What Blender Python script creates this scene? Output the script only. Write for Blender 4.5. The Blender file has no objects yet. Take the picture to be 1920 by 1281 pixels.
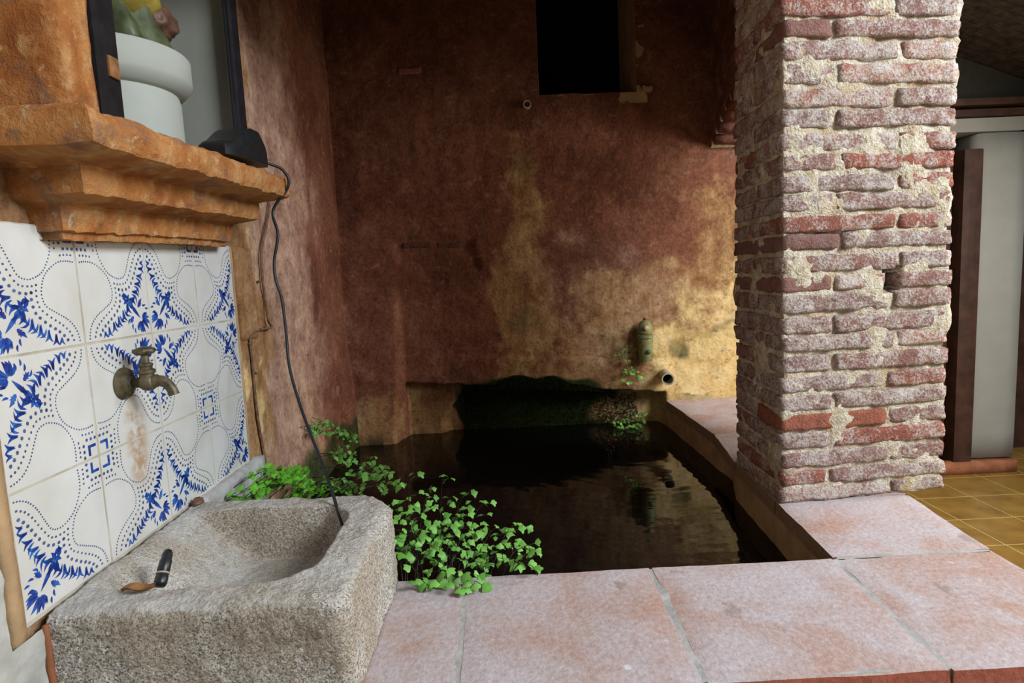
import bpy, bmesh, math, random
import numpy as np
from mathutils import Vector, Matrix, noise as mn

# ------------------------------------------------------------------ camera, sky, lamps, exposure
CZ = 1.45                                    # eye height above the floor
scene = bpy.context.scene
col = scene.collection
YAW, PITCH, ROLL, FPX = .0139, -.1105, -.045, 1120.735
fw = Vector((math.sin(YAW), math.cos(YAW), 0)); r0 = Vector((math.cos(YAW), -math.sin(YAW), 0))
fwd = fw * math.cos(PITCH) + Vector((0, 0, 1)) * math.sin(PITCH); up0 = r0.cross(fwd)
rt = r0 * math.cos(ROLL) + up0 * math.sin(ROLL); up = -r0 * math.sin(ROLL) + up0 * math.cos(ROLL)
cam_d = bpy.data.cameras.new('camera'); cam = bpy.data.objects.new('camera', cam_d); col.objects.link(cam)
cam_d.sensor_fit = 'HORIZONTAL'; cam_d.sensor_width = 36; cam_d.lens = FPX / 1920 * 36; cam_d.clip_start = .02
mw = Matrix.Identity(4)
for i in range(3):
    mw[i][0] = rt[i]; mw[i][1] = up[i]; mw[i][2] = -fwd[i]
mw[2][3] = CZ
cam.matrix_world = mw
scene.camera = cam

world = bpy.data.worlds.new('sky'); scene.world = world; world.use_nodes = True
bg = world.node_tree.nodes['Background']
bg.inputs['Color'].default_value = (.80, .88, 1.0, 1)
bg.inputs['Strength'].default_value = .13

vs = scene.view_settings
vs.view_transform = 'Standard'; vs.look = 'None'; vs.exposure = 0.45; vs.gamma = 1.0; vs.use_curve_mapping = False

def area_light(name, loc, target, sx, sy, power, colour):
    d = bpy.data.lights.new(name, 'AREA'); d.shape = 'RECTANGLE'; d.size = sx; d.size_y = sy
    d.energy = power; d.color = colour
    o = bpy.data.objects.new(name, d); col.objects.link(o)
    o.location = (loc[0], loc[1], loc[2] + CZ)
    o.rotation_euler = (Vector(target) - Vector(loc)).to_track_quat('-Z', 'Y').to_euler()
    return o
# daylight of the open court, over the right shoulder, and of the hall's side door beyond the arch
area_light('court_daylight', (3.1, -.50, 1.80), (.35, 1.3, -.4), 1.5, 1.4, 165, (.86, .93, 1.0))
area_light('side_door_daylight', (3.0, 2.0, .45), (.85, 2.9, -.45), .6, .9, 34, (1.0, .93, .82))

# ------------------------------------------------------------------ helpers
rnd = random.Random(7)
WORLD = {}                                    # object -> world location (no object tree is rotated at root level)

def fbm(x, y, z, s=1., o=4):
    return mn.fractal(Vector((x * s, y * s, z * s)), 1.0, 2.0, o)
def nz(x, y, z, s=1.):
    return mn.noise(Vector((x * s, y * s, z * s)))
def sst(a, b, x):
    t = min(1., max(0., (x - a) / (b - a))); return t * t * (3 - 2 * t)

def tag(o, label=None, cat=None, group=None, kind=None):
    if label: o['label'] = label
    if cat: o['category'] = cat
    if group: o['group'] = group
    if kind: o['kind'] = kind
    return o
def empty(name, loc, parent=None):
    o = bpy.data.objects.new(name, None); col.objects.link(o); o.empty_display_size = .05
    w = Vector((loc[0], loc[1], loc[2] + CZ))
    if parent: o.parent = parent; o.location = w - WORLD[parent]
    else: o.location = w
    WORLD[o] = w
    return o
def mk(name, V, F, mat, parent=None, smooth=False, origin=None, colors=None):
    """one mesh object; V in eye-level coordinates (z = 0 at the camera)"""
    V = np.asarray(V, float)
    lo, hi = V.min(0), V.max(0)
    og = np.array(origin, float) if origin is not None else np.array([(lo[0] + hi[0]) / 2, (lo[1] + hi[1]) / 2, lo[2]])
    me = bpy.data.meshes.new(name)
    me.from_pydata((V - og).tolist(), [], F); me.update()
    if smooth: me.polygons.foreach_set('use_smooth', [True] * len(me.polygons))
    if colors is not None:
        a = me.attributes.new('zone', 'FLOAT_COLOR', 'POINT')
        a.data.foreach_set('color', np.asarray(colors, np.float32).ravel())
    me.materials.append(mat)
    o = bpy.data.objects.new(name, me); col.objects.link(o)
    w = Vector(og) + Vector((0, 0, CZ))
    if parent: o.parent = parent; o.location = w - WORLD[parent]
    else: o.location = w
    WORLD[o] = w
    return o
def smooth_angle(o, deg=40):
    me = o.data
    me.polygons.foreach_set('use_smooth', [True] * len(me.polygons))
    bm = bmesh.new(); bm.from_mesh(me)
    for e in bm.edges:
        e.smooth = not (len(e.link_faces) == 2 and e.calc_face_angle(0) > math.radians(deg))
    bm.to_mesh(me); bm.free()
    return o
class MB:
    """collects pieces of one part"""
    def __init__(s): s.V = []; s.F = []
    def add(s, V, F):
        n = len(s.V); s.V += [tuple(v) for v in V]; s.F += [tuple(i + n for i in f) for f in F]; return s
    def build(s, name, mat, parent=None, **k): return mk(name, s.V, s.F, mat, parent, **k)
def box(x0, x1, y0, y1, z0, z1):
    V = [(x, y, z) for z in (z0, z1) for y in (y0, y1) for x in (x0, x1)]
    F = [(0, 2, 3, 1), (4, 5, 7, 6), (0, 1, 5, 4), (2, 6, 7, 3), (0, 4, 6, 2), (1, 3, 7, 5)]
    return V, F
def cubegrid(nx, ny, nz_):
    """points of a subdivided unit cube -0.5..0.5 with shared vertices"""
    idx = {}; V = []; F = []
    def vid(i, j, k):
        key = (i, j, k)
        if key not in idx:
            idx[key] = len(V); V.append((i / nx - .5, j / ny - .5, k / nz_ - .5))
        return idx[key]
    for i in range(nx):
        for j in range(ny):
            F.append((vid(i, j, 0), vid(i, j + 1, 0), vid(i + 1, j + 1, 0), vid(i + 1, j, 0)))
            F.append((vid(i, j, nz_), vid(i + 1, j, nz_), vid(i + 1, j + 1, nz_), vid(i, j + 1, nz_)))
    for i in range(nx):
        for k in range(nz_):
            F.append((vid(i, 0, k), vid(i + 1, 0, k), vid(i + 1, 0, k + 1), vid(i, 0, k + 1)))
            F.append((vid(i, ny, k), vid(i, ny, k + 1), vid(i + 1, ny, k + 1), vid(i + 1, ny, k)))
    for j in range(ny):
        for k in range(nz_):
            F.append((vid(0, j, k), vid(0, j, k + 1), vid(0, j + 1, k + 1), vid(0, j + 1, k)))
            F.append((vid(nx, j, k), vid(nx, j + 1, k), vid(nx, j + 1, k + 1), vid(nx, j, k + 1)))
    return np.array(V), F
def rough_box(cx, cy, cz, sx, sy, sz, n=(8, 4, 3), r=.006, amp=.003, fs=40., rot=0., seed=0., top=None):
    P, F = cubegrid(*n)
    S = np.array([sx, sy, sz]); h = S / 2
    out = []
    rr = min(r, h.min() * .9)
    c, s = math.cos(rot), math.sin(rot)
    for p in P:
        q = p * S
        # pull grid lines to the rounding
        inner = np.clip(q, -(h - rr), h - rr); d = q - inner
        L = np.linalg.norm(d)
        if L > 1e-9: q = inner + d / L * rr
        nrm = q - np.clip(q, -(h - rr), h - rr); L = np.linalg.norm(nrm)
        nrm = nrm / L if L > 1e-9 else np.zeros(3)
        if amp:
            a = fbm(q[0] + seed * 3.1, q[1] + seed * 1.7, q[2] - seed * 2.3, fs, 3) * amp
            q = q + nrm * a
        x, y = q[0] * c - q[1] * s, q[0] * s + q[1] * c
        out.append((cx + x, cy + y, cz + q[2]))
    return out, F
def bev_box(x0, x1, y0, y1, z0, z1, r=.002, n=(2, 2, 2)):
    return rough_box((x0 + x1) / 2, (y0 + y1) / 2, (z0 + z1) / 2, x1 - x0, y1 - y0, z1 - z0, n=(4, 4, 4), r=r, amp=0)
def catmull(P, n=8):
    P = [np.array(p, float) for p in P]; Q = [2 * P[0] - P[1]] + P + [2 * P[-1] - P[-2]]; out = []
    for i in range(1, len(Q) - 2):
        a, b, c, d = Q[i - 1:i + 3]
        for k in range(n):
            t = k / n
            out.append(.5 * ((2 * b) + (c - a) * t + (2 * a - 5 * b + 4 * c - d) * t * t + (3 * b - a - 3 * c + d) * t ** 3))
    out.append(P[-1]); return out
def tube(path, r, sides=8, caps=True):
    path = [Vector(p) for p in path]; V = []; F = []
    rs = r if hasattr(r, '__len__') else [r] * len(path)
    t0 = (path[1] - path[0]).normalized()
    u = t0.orthogonal().normalized()
    for i, p in enumerate(path):
        t = (path[min(i + 1, len(path) - 1)] - path[max(i - 1, 0)]).normalized()
        u = (u - t * u.dot(t)).normalized(); v = t.cross(u)
        for k in range(sides):
            a = 2 * math.pi * k / sides
            V.append(p + (u * math.cos(a) + v * math.sin(a)) * rs[i])
    for i in range(len(path) - 1):
        for k in range(sides):
            k2 = (k + 1) % sides
            F.append((i * sides + k, i * sides + k2, (i + 1) * sides + k2, (i + 1) * sides + k))
    if caps:
        F.append(tuple(range(sides - 1, -1, -1))); n = (len(path) - 1) * sides; F.append(tuple(range(n, n + sides)))
    return V, F
def lathe(profile, centre, axis=(0, 0, 1), sides=24, fold=None):
    """profile of (radius, height) about an axis through centre"""
    ax = Vector(axis).normalized(); u = ax.orthogonal().normalized(); v = ax.cross(u); c = Vector(centre); V = []; F = []
    for i, (r, h) in enumerate(profile):
        for k in range(sides):
            a = 2 * math.pi * k / sides
            rr = r * (1 + (fold(a, h) if fold else 0))
            V.append(c + ax * h + (u * math.cos(a) + v * math.sin(a)) * rr)
    for i in range(len(profile) - 1):
        for k in range(sides):
            k2 = (k + 1) % sides
            F.append((i * sides + k, i * sides + k2, (i + 1) * sides + k2, (i + 1) * sides + k))
    F.append(tuple(range(sides - 1, -1, -1))); n = (len(profile) - 1) * sides; F.append(tuple(range(n, n + sides)))
    return V, F
def prism(poly, z0, z1):
    """polygon (x, y) counter-clockwise extruded in z"""
    n = len(poly)
    V = [(x, y, z0) for x, y in poly] + [(x, y, z1) for x, y in poly]
    F = [tuple(range(n - 1, -1, -1)), tuple(range(n, 2 * n))] + [(i, (i + 1) % n, n + (i + 1) % n, n + i) for i in range(n)]
    return V, F
def pix(x, y, Y):
    """point at depth Y on the sight line of a measured picture point"""
    v = rt * ((x - 960) / FPX) - up * ((y - 640.5) / FPX) + fwd
    return v * (Y / v.y)
def pixX(x, y, X):
    v = rt * ((x - 960) / FPX) - up * ((y - 640.5) / FPX) + fwd
    return v * (X / v.x)

# ------------------------------------------------------------------ materials
class NM:
    def __init__(s, name, rough=.8, spec=.3, metal=0.):
        s.m = bpy.data.materials.new(name); s.m.use_nodes = True; s.nt = s.m.node_tree
        s.b = s.nt.nodes['Principled BSDF']
        s.b.inputs['Roughness'].default_value = rough; s.b.inputs['Specular IOR Level'].default_value = spec
        s.b.inputs['Metallic'].default_value = metal
        s.geo = s.nt.nodes.new('ShaderNodeNewGeometry')
    def new(s, t): return s.nt.nodes.new(t)
    def lk(s, a, b): s.nt.links.new(a, b)
    def val(s, sock, v):
        if isinstance(v, bpy.types.NodeSocket): s.lk(v, sock)
        elif isinstance(v, (tuple, list)): sock.default_value = (*v, 1) if len(v) == 3 and sock.type == 'RGBA' else v
        else: sock.default_value = v
    def vec(s, scale=(1, 1, 1)):
        m = s.new('ShaderNodeVectorMath'); m.operation = 'MULTIPLY'; s.lk(s.geo.outputs['Position'], m.inputs[0]); m.inputs[1].default_value = scale
        return m.outputs[0]
    def noise(s, scale, detail=4., rough=.55, dist=0., vec=None):
        n = s.new('ShaderNodeTexNoise'); n.inputs['Scale'].default_value = scale; n.inputs['Detail'].default_value = detail
        n.inputs['Roughness'].default_value = rough; n.inputs['Distortion'].default_value = dist
        s.lk(vec if vec is not None else s.geo.outputs['Position'], n.inputs['Vector']); return n.outputs['Fac']
    def voro(s, scale, vec=None, feature='F1', out='Distance'):
        n = s.new('ShaderNodeTexVoronoi'); n.inputs['Scale'].default_value = scale; n.feature = feature
        s.lk(vec if vec is not None else s.geo.outputs['Position'], n.inputs['Vector']); return n.outputs[out]
    def ramp(s, fac, stops):
        r = s.new('ShaderNodeValToRGB'); s.lk(fac, r.inputs[0]); e = r.color_ramp.elements
        while len(e) < len(stops): e.new(.5)
        for q, (p, c) in zip(e, stops): q.position = p; q.color = (*c, 1)
        return r.outputs[0]
    def mr(s, v, a, b, lo=0., hi=1.):
        r = s.new('ShaderNodeMapRange'); r.interpolation_type = 'SMOOTHSTEP'; s.val(r.inputs[0], v)
        for i, q in zip((1, 2, 3, 4), (a, b, lo, hi)): r.inputs[i].default_value = q
        return r.outputs[0]
    def mix(s, f, a, b, mode='MIX'):
        m = s.new('ShaderNodeMix'); m.data_type = 'RGBA'; m.blend_type = mode
        s.val(m.inputs[0], f); s.val(m.inputs[6], a); s.val(m.inputs[7], b); return m.outputs[2]
    def math(s, op, a, b=0.):
        m = s.new('ShaderNodeMath'); m.operation = op; s.val(m.inputs[0], a); s.val(m.inputs[1], b); return m.outputs[0]
    def rand(s): return s.new('ShaderNodeObjectInfo').outputs['Random']
    def attr(s, name):
        a = s.new('ShaderNodeAttribute'); a.attribute_name = name; q = s.new('ShaderNodeSeparateColor'); s.lk(a.outputs['Color'], q.inputs[0]); return q.outputs
    def col(s, c): s.val(s.b.inputs['Base Color'], c); return s
    def rough(s, v): s.val(s.b.inputs['Roughness'], v); return s
    def bump(s, h, strength=.5, dist=.01):
        b = s.new('ShaderNodeBump'); b.inputs['Strength'].default_value = strength; b.inputs['Distance'].default_value = dist
        s.lk(h, b.inputs['Height']); s.lk(b.outputs[0], s.b.inputs['Normal']); return s

M = {}
def simple(key, c, rough=.7, spec=.3, metal=0., var=.25, vs_=30., bump=0., bs=80.):
    n = NM(key, rough, spec, metal); f = n.noise(vs_, 4)
    lo = tuple(x * (1 - var) for x in c); hi = tuple(min(1, x * (1 + var)) for x in c)
    n.col(n.ramp(f, [(.3, lo), (.7, hi)]))
    if bump: n.bump(n.noise(bs, 4), bump, .004)
    M[key] = n.m; return n.m

def plaster():
    # zone: R bare ochre render, G pale yellow lime, B grey-black mould / moss, A pink-grey wash
    n = NM('stained_plaster', .92, .15)
    z = n.attr('zone')
    big = n.noise(3.2, 6, .6, .4); mid = n.noise(11, 6, .6); fine = n.noise(70, 5, .6); st = n.noise(5, 5, .6, .3, n.vec((3.2, 3.2, .55)))
    red = n.ramp(big, [(.25, (.115, .042, .024)), (.45, (.205, .074, .040)), (.58, (.26, .105, .060)), (.78, (.16, .068, .042))])
    red = n.mix(n.mr(mid, .54, .74, 0, .8), red, (.33, .15, .09))
    red = n.mix(n.mr(st, .5, .75, 0, .6), red, (.13, .055, .035))
    och = n.ramp(n.math('MULTIPLY', n.math('ADD', mid, st), .5), [(.30, (.17, .075, .032)), (.45, (.32, .165, .07)), (.55, (.40, .235, .105)), (.70, (.50, .33, .17))])
    yel = n.ramp(mid, [(.25, (.50, .33, .12)), (.5, (.68, .49, .22)), (.8, (.78, .62, .36))])
    pk = n.ramp(n.math('MULTIPLY', n.math('ADD', st, n.math('MULTIPLY', mid, 2.)), .333), [(.30, (.24, .14, .105)), (.5, (.42, .265, .19)), (.68, (.55, .38, .27))])
    w = n.math('SUBTRACT', n.math('MULTIPLY', n.math('ADD', big, mid), .9), .9)
    def fac(sock, e=.20, k=.95): return n.mr(n.math('ADD', sock, n.math('MULTIPLY', w, k)), .5 - e, .5 + e)
    c = n.mix(fac(z[0]), red, och)
    a = n.new('ShaderNodeAttribute'); a.attribute_name = 'zone'
    c = n.mix(fac(a.outputs['Alpha'], .42, .8), c, pk)
    c = n.mix(fac(z[1]), c, yel)
    mot = n.noise(24, 8, .7, .2, n.vec((1, 1, 1.5)))
    c = n.mix(n.mr(mot, .30, .48, .55, 0), c, (.075, .035, .024))
    c = n.mix(n.mr(mot, .56, .72, 0, .40), c, (.52, .32, .21))
    gr = n.ramp(fine, [(.3, (.012, .016, .006)), (.55, (.035, .05, .012)), (.8, (.08, .10, .022))])
    c = n.mix(fac(z[2], .2, .5), c, gr)
    c = n.mix(n.mr(fine, .25, .75, 0., .5), n.mix(.0, c, c), c, 'MULTIPLY')
    spots = n.mr(n.voro(26), .02, .10, 1, 0)
    c = n.mix(n.math('MULTIPLY', spots, n.mr(big, .5, .6, 0, .5)), c, (.45, .25, .15))
    n.col(c)
    h = n.math('ADD', n.math('MULTIPLY', mid, .8), n.math('MULTIPLY', fine, .35))
    n.bump(h, .8, .012)
    M['plaster'] = n.m
plaster()
def brick_mat(key, lime, dark=1.):
    n = NM(key, .9, .15); rd = n.rand()
    base = n.ramp(rd, [(0., (.36, .105, .065)), (.2, (.29, .14, .11)), (.45, (.31, .17, .14)), (.65, (.26, .16, .14)), (.85, (.36, .17, .125)), (1., (.43, .13, .07))])
    f = n.noise(45, 5, .6); g = n.noise(19, 6, .72, .5); sp = n.noise(150, 4, .65)
    c = n.mix(n.mr(f, .35, .7, 0, .55), base, (.20, .07, .05))
    c = n.mix(n.mr(sp, .6, .75, 0, .7), c, (.09, .04, .03))
    lm = n.ramp(f, [(.3, (.50, .40, .30)), (.5, (.66, .59, .52)), (.7, (.76, .72, .68))])
    am = n.math('ADD', n.math('ADD', n.math('MULTIPLY', g, .8), n.math('MULTIPLY', sp, .7)), n.math('MULTIPLY', rd, .12))
    c = n.mix(n.mr(am, lime, lime + .26, 0, .80), c, lm)
    if dark != 1.: c = n.mix(1., c, (dark, dark, dark), 'MULTIPLY')
    n.col(c); n.bump(n.math('ADD', f, n.math('MULTIPLY', sp, .8)), 1., .009); M[key] = n.m
brick_mat('brick', .69); brick_mat('brick_red', 1.1); brick_mat('brick_dark', 1.3, .35); brick_mat('brick_arch', .95, .6)  # the slit bricks get a much darker brick colour
def mortar():
    n = NM('lime_mortar', .95, .1); f = n.noise(60, 5, .65); g = n.noise(12, 4)
    c = n.ramp(f, [(.25, (.30, .22, .13)), (.45, (.58, .48, .34)), (.65, (.76, .68, .56)), (.85, (.82, .77, .70))])
    c = n.mix(n.mr(g, .5, .68, 0, .65), c, (.44, .29, .13))
    n.col(c); n.bump(n.math('ADD', f, n.noise(170, 3)), 1., .007); M['mortar'] = n.m
mortar()
def granite():
    n = NM('granite', .9, .2); v = n.voro(380, out='Color'); s_ = n.new('ShaderNodeSeparateColor'); n.lk(v, s_.inputs[0])
    f = n.noise(110, 4, .65); g = n.noise(5, 5, .6)
    c = n.ramp(s_.outputs[0], [(0., (.11, .095, .08)), (.2, (.29, .26, .22)), (.5, (.50, .46, .40)), (.8, (.62, .57, .50)), (1., (.74, .70, .64))])
    c = n.mix(n.mr(f, .55, .75, 0, .6), c, (.16, .115, .065))
    sn = n.new('ShaderNodeSeparateXYZ'); n.lk(n.geo.outputs['Normal'], sn.inputs[0])
    c = n.mix(n.mr(g, .42, .60, .05, .52), c, n.ramp(f, [(.3, (.20, .135, .07)), (.7, (.36, .265, .165))]))
    # lime scale on what faces up inside and along the rim
    sn = n.new('ShaderNodeSeparateXYZ'); n.lk(n.geo.outputs['Normal'], sn.inputs[0])
    sc = n.math('MULTIPLY', n.mr(sn.outputs[2], .55, .95), n.mr(n.noise(9, 5), .35, .6, .25, .8))
    c = n.mix(sc, c, n.ramp(f, [(.3, (.42, .40, .36)), (.7, (.66, .64, .60))]))
    n.col(c); n.bump(n.math('ADD', f, n.math('MULTIPLY', s_.outputs[0], .6)), 1., .006); M['granite'] = n.m
granite()
def slab_mat():
    n = NM('coping_terracotta', .85, .25); rd = n.rand()
    f = n.noise(90, 5, .65); g = n.noise(6, 6, .62, .5); k = n.noise(2.6, 5, .6)
    terra = n.ramp(f, [(.25, (.33, .195, .15)), (.5, (.43, .265, .205)), (.75, (.52, .35, .285))])
    wash = n.ramp(f, [(.3, (.42, .385, .405)), (.7, (.60, .56, .59))])
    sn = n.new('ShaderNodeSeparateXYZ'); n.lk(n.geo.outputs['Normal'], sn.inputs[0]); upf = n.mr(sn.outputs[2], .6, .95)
    am = n.math('ADD', n.math('MULTIPLY', n.math('ADD', g, k), .5), n.math('MULTIPLY', rd, .1))
    c = n.mix(n.mr(am, .42, .66, .05, .8), terra, wash)
    c = n.mix(n.mr(n.noise(11, 4), .63, .70, 0, .55), c, (.26, .17, .13))
    c = n.mix(n.mr(n.voro(7.5), .03, .07, .75, 0), c, (.70, .70, .74))
    sp = n.new('ShaderNodeSeparateXYZ'); n.lk(n.geo.outputs['Position'], sp.inputs[0])
    worn = n.mr(n.math('ADD', n.math('ADD', n.math('MULTIPLY', n.math('ADD', sp.outputs[1], -.88), 5.), n.math('MULTIPLY', n.math('ADD', sp.outputs[0], .25), 1.6)), n.math('MULTIPLY', g, 1.2)), .55, .95, .75, 0)
    c = n.mix(worn, c, n.ramp(f, [(.3, (.34, .10, .05)), (.7, (.48, .18, .10))]))
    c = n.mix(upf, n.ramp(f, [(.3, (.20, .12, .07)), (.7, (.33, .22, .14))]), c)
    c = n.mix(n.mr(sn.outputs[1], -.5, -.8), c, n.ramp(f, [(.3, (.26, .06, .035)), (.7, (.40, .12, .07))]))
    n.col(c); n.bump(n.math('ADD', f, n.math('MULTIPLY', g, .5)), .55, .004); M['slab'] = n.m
slab_mat()
def tile_mat():
    n = NM('white_glaze', .28, .5); f = n.noise(9, 4); g = n.noise(24, 5, .6)
    c = n.ramp(f, [(.3, (.56, .54, .49)), (.7, (.66, .65, .62))])
    # rust run under the tap
    sp = n.new('ShaderNodeSeparateXYZ'); n.lk(n.geo.outputs['Position'], sp.inputs[0])
    dy = n.math('ABSOLUTE', n.math('SUBTRACT', sp.outputs[1], 1.165)); mz = n.math('MULTIPLY', n.mr(sp.outputs[2], CZ - .42, CZ - .33), n.mr(sp.outputs[2], CZ - .24, CZ - .20, 1, 0))
    st = n.math('MULTIPLY', n.math('MULTIPLY', n.mr(dy, .008, .045, 1, 0), mz), n.mr(g, .42, .62))
    c = n.mix(n.math('MULTIPLY', st, .85), c, (.40, .22, .09))
    n.col(c); n.bump(n.noise(6, 2), .12, .004); M['glaze'] = n.m
tile_mat()
def blue_mat():
    n = NM('cobalt_paint', .3, .5); f = n.noise(55, 3)
    n.col(n.ramp(f, [(.3, (.006, .016, .12)), (.5, (.010, .05, .30)), (.68, (.03, .14, .47))])); M['blue'] = n.m
blue_mat()
def blue2():
    n = NM('grey_blue_paint', .3, .5); n.col(n.ramp(n.noise(40, 3), [(.3, (.03, .05, .12)), (.7, (.09, .15, .32))])); M['blue_dot'] = n.m
blue2()
def grout():
    n = NM('tile_grout', .9, .1); n.col(n.ramp(n.noise(14, 5), [(.3, (.34, .29, .21)), (.55, (.52, .48, .40)), (.75, (.30, .20, .09))])); M['grout'] = n.m
grout()
def shelf_mat():
    n = NM('ochre_limewash', .9, .15); f = n.noise(28, 6, .65, .3); g = n.noise(7, 5, .6); s_ = n.noise(9, 5, .6, .2, n.vec((8, 1.2, 8)))
    c = n.ramp(g, [(.25, (.19, .060, .018)), (.42, (.37, .135, .038)), (.58, (.52, .24, .08)), (.75, (.31, .11, .036))])
    c = n.mix(n.mr(f, .5, .7, 0, .7), c, (.54, .34, .16))
    c = n.mix(n.mr(s_, .55, .75, 0, .6), c, (.36, .11, .04))
    c = n.mix(n.mr(n.noise(19, 4), .62, .70, 0, .7), c, (.24, .14, .085))
    n.col(c); c = n.mix(n.mr(n.noise(6, 6, .65, .4, n.vec((2.2, 1, 2.2))), .52, .64, 0, .65), c, (.20, .115, .085))
    c = n.mix(n.mr(n.noise(34, 5, .7), .60, .68, 0, .6), c, (.62, .46, .28))
    n.col(c); n.bump(n.math('ADD', f, n.math('MULTIPLY', n.noise(60, 6, .7), 1.2)), .9, .008); M['shelf'] = n.m
shelf_mat()
def water_mat():
    n = NM('dark_water', .03, .5); n.col((.004, .0035, .003)); n.b.inputs['IOR'].default_value = 1.33
    sp = n.vec((1, 1, 1))
    w = n.new('ShaderNodeTexWave'); w.wave_type = 'RINGS'; w.rings_direction = 'Z'
    mp = n.new('ShaderNodeMapping'); mp.inputs['Location'].default_value = (-.55, -2.55, 0); n.lk(n.geo.outputs['Position'], mp.inputs[0])
    n.lk(mp.outputs[0], w.inputs['Vector']); w.inputs['Scale'].default_value = 5.; w.inputs['Distortion'].default_value = 1.5; w.inputs['Detail'].default_value = 1.; w.inputs['Detail Scale'].default_value = .6
    h = n.math('ADD', n.math('MULTIPLY', w.outputs['Fac'], .16), n.noise(9, 2, .5, .4))
    n.bump(h, .10, .010); M['water'] = n.m
water_mat()
simple('cement', (.40, .39, .37), .9, .15, var=.25, vs_=25, bump=.5)
simple('tan_render', (.40, .26, .14), .9, .1, var=.2, vs_=14, bump=.4)
simple('whitewash', (.42, .41, .37), .9, .1, var=.22, vs_=18, bump=.6, bs=50)
simple('niche_white', (.34, .34, .29), .8, .2, var=.06, vs_=5)
simple('pedestal_white', (.50, .51, .44), .7, .3, var=.05, vs_=8)
simple('black_iron', (.012, .010, .012), .5, .4, var=.4)
simple('black_plastic', (.012, .013, .014), .38, .5, var=.3, vs_=60)
simple('cable_rubber', (.010, .011, .014), .45, .4, var=.3)
simple('old_wire', (.16, .085, .05), .8, .2, var=.4, vs_=60)
simple('robe_green', (.10, .115, .055), .45, .4, var=.5, vs_=25)
simple('robe_yellow', (.36, .26, .05), .45, .4, var=.4, vs_=25)
simple('statue_brown', (.14, .065, .04), .5, .4, var=.4, vs_=40, bump=.4)
simple('statue_skin', (.55, .34, .24), .5, .4, var=.1)
def verdigris():
    n = NM('verdigris_bronze', .5, .5, .35); f = n.noise(50, 5, .6); g = n.noise(16, 4)
    c = n.ramp(f, [(.3, (.035, .03, .018)), (.5, (.11, .085, .045)), (.65, (.16, .13, .07)), (.8, (.09, .19, .16))])
    c = n.mix(n.mr(g, .52, .68, 0, .6), c, (.10, .24, .22)); n.col(c); n.bump(f, .4, .003); M['bronze'] = n.m
verdigris()
def verd2():
    n = NM('green_bronze', .6, .4, .2); f = n.noise(38, 5, .6); g = n.noise(14, 4)
    c = n.ramp(f, [(.3, (.10, .08, .02)), (.5, (.26, .23, .08)), (.7, (.12, .24, .15))])
    c = n.mix(n.mr(g, .52, .66, 0, .8), c, (.06, .26, .22)); n.col(c); n.bump(f, .5, .003); M['bronze_green'] = n.m
verd2()
simple('pipe_pvc', (.42, .36, .24), .6, .3, var=.25, vs_=30)
def leaf_mat(key, a, b):
    n = NM(key, .5, .35); rd = n.rand()
    c = n.ramp(rd, [(0., a), (.6, b), (1., tuple(x * 1.25 for x in b))])
    n.col(n.mix(n.mr(n.noise(120, 3), .4, .7, 0, .3), c, tuple(x * .6 for x in a)))
    n.b.inputs['Subsurface Weight'].default_value = 0.
    M[key] = n.m
leaf_mat('leaf', (.10, .29, .035), (.20, .46, .085)); leaf_mat('leaf_bright', (.07, .30, .015), (.15, .46, .03)); leaf_mat('leaf_dull', (.06, .16, .02), (.11, .25, .04))
simple('stem', (.018, .012, .010), .5, .4, var=.3)
simple('dry', (.24, .115, .045), .8, .2, var=.35, vs_=60)
def moss():
    n = NM('moss', .95, .05); f = n.noise(80, 4); n.col(n.ramp(f, [(.3, (.006, .010, .003)), (.55, (.016, .028, .006)), (.8, (.08, .085, .015))])); M['moss'] = n.m
moss()
def floor_mat():
    n = NM('hall_floor_tile', .35, .45); f = n.noise(7, 5, .6, .3); rd = n.rand()
    c = n.ramp(f, [(.25, (.17, .085, .017)), (.5, (.28, .155, .03)), (.75, (.36, .22, .05))])
    n.col(n.mix(n.math('MULTIPLY', rd, .35), c, (.26, .13, .03))); n.bump(n.noise(30, 4), .2, .003); M['floor_tile'] = n.m
floor_mat()
simple('floor_grout', (.46, .36, .12), .8, .2, var=.15)
simple('court_paving', (.34, .27, .22), .9, .15, var=.2, vs_=6)
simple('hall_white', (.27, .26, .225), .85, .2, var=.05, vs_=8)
simple('dark_wood', (.045, .018, .010), .6, .3, var=.4, vs_=12)
simple('dark_room', (.010, .008, .008), .9, .1, var=.3)
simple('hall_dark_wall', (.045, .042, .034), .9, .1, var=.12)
simple('reed', (.050, .036, .028), .9, .1, var=.5, vs_=20)
simple('terracotta_step', (.28, .10, .045), .7, .3, var=.3, vs_=14, bump=.3)
simple('wood_plank', (.05, .03, .02), .8, .2, var=.4, vs_=10)
def glass():
    m = bpy.data.materials.new('pane_glass'); m.use_nodes = True; nt = m.node_tree; nt.nodes.remove(nt.nodes['Principled BSDF'])
    t = nt.nodes.new('ShaderNodeBsdfTransparent'); g = nt.nodes.new('ShaderNodeBsdfGlossy'); g.inputs['Roughness'].default_value = .02
    lw = nt.nodes.new('ShaderNodeLayerWeight'); fr = nt.nodes.new('ShaderNodeMath'); fr.operation = 'POWER'; nt.links.new(lw.outputs['Facing'], fr.inputs[0]); fr.inputs[1].default_value = 5.; mx = nt.nodes.new('ShaderNodeMixShader')
    nt.links.new(fr.outputs[0], mx.inputs[0]); nt.links.new(t.outputs[0], mx.inputs[1]); nt.links.new(g.outputs[0], mx.inputs[2]); nt.links.new(mx.outputs[0], nt.nodes['Material Output'].inputs[0]); M['glass'] = m
glass()

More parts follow.
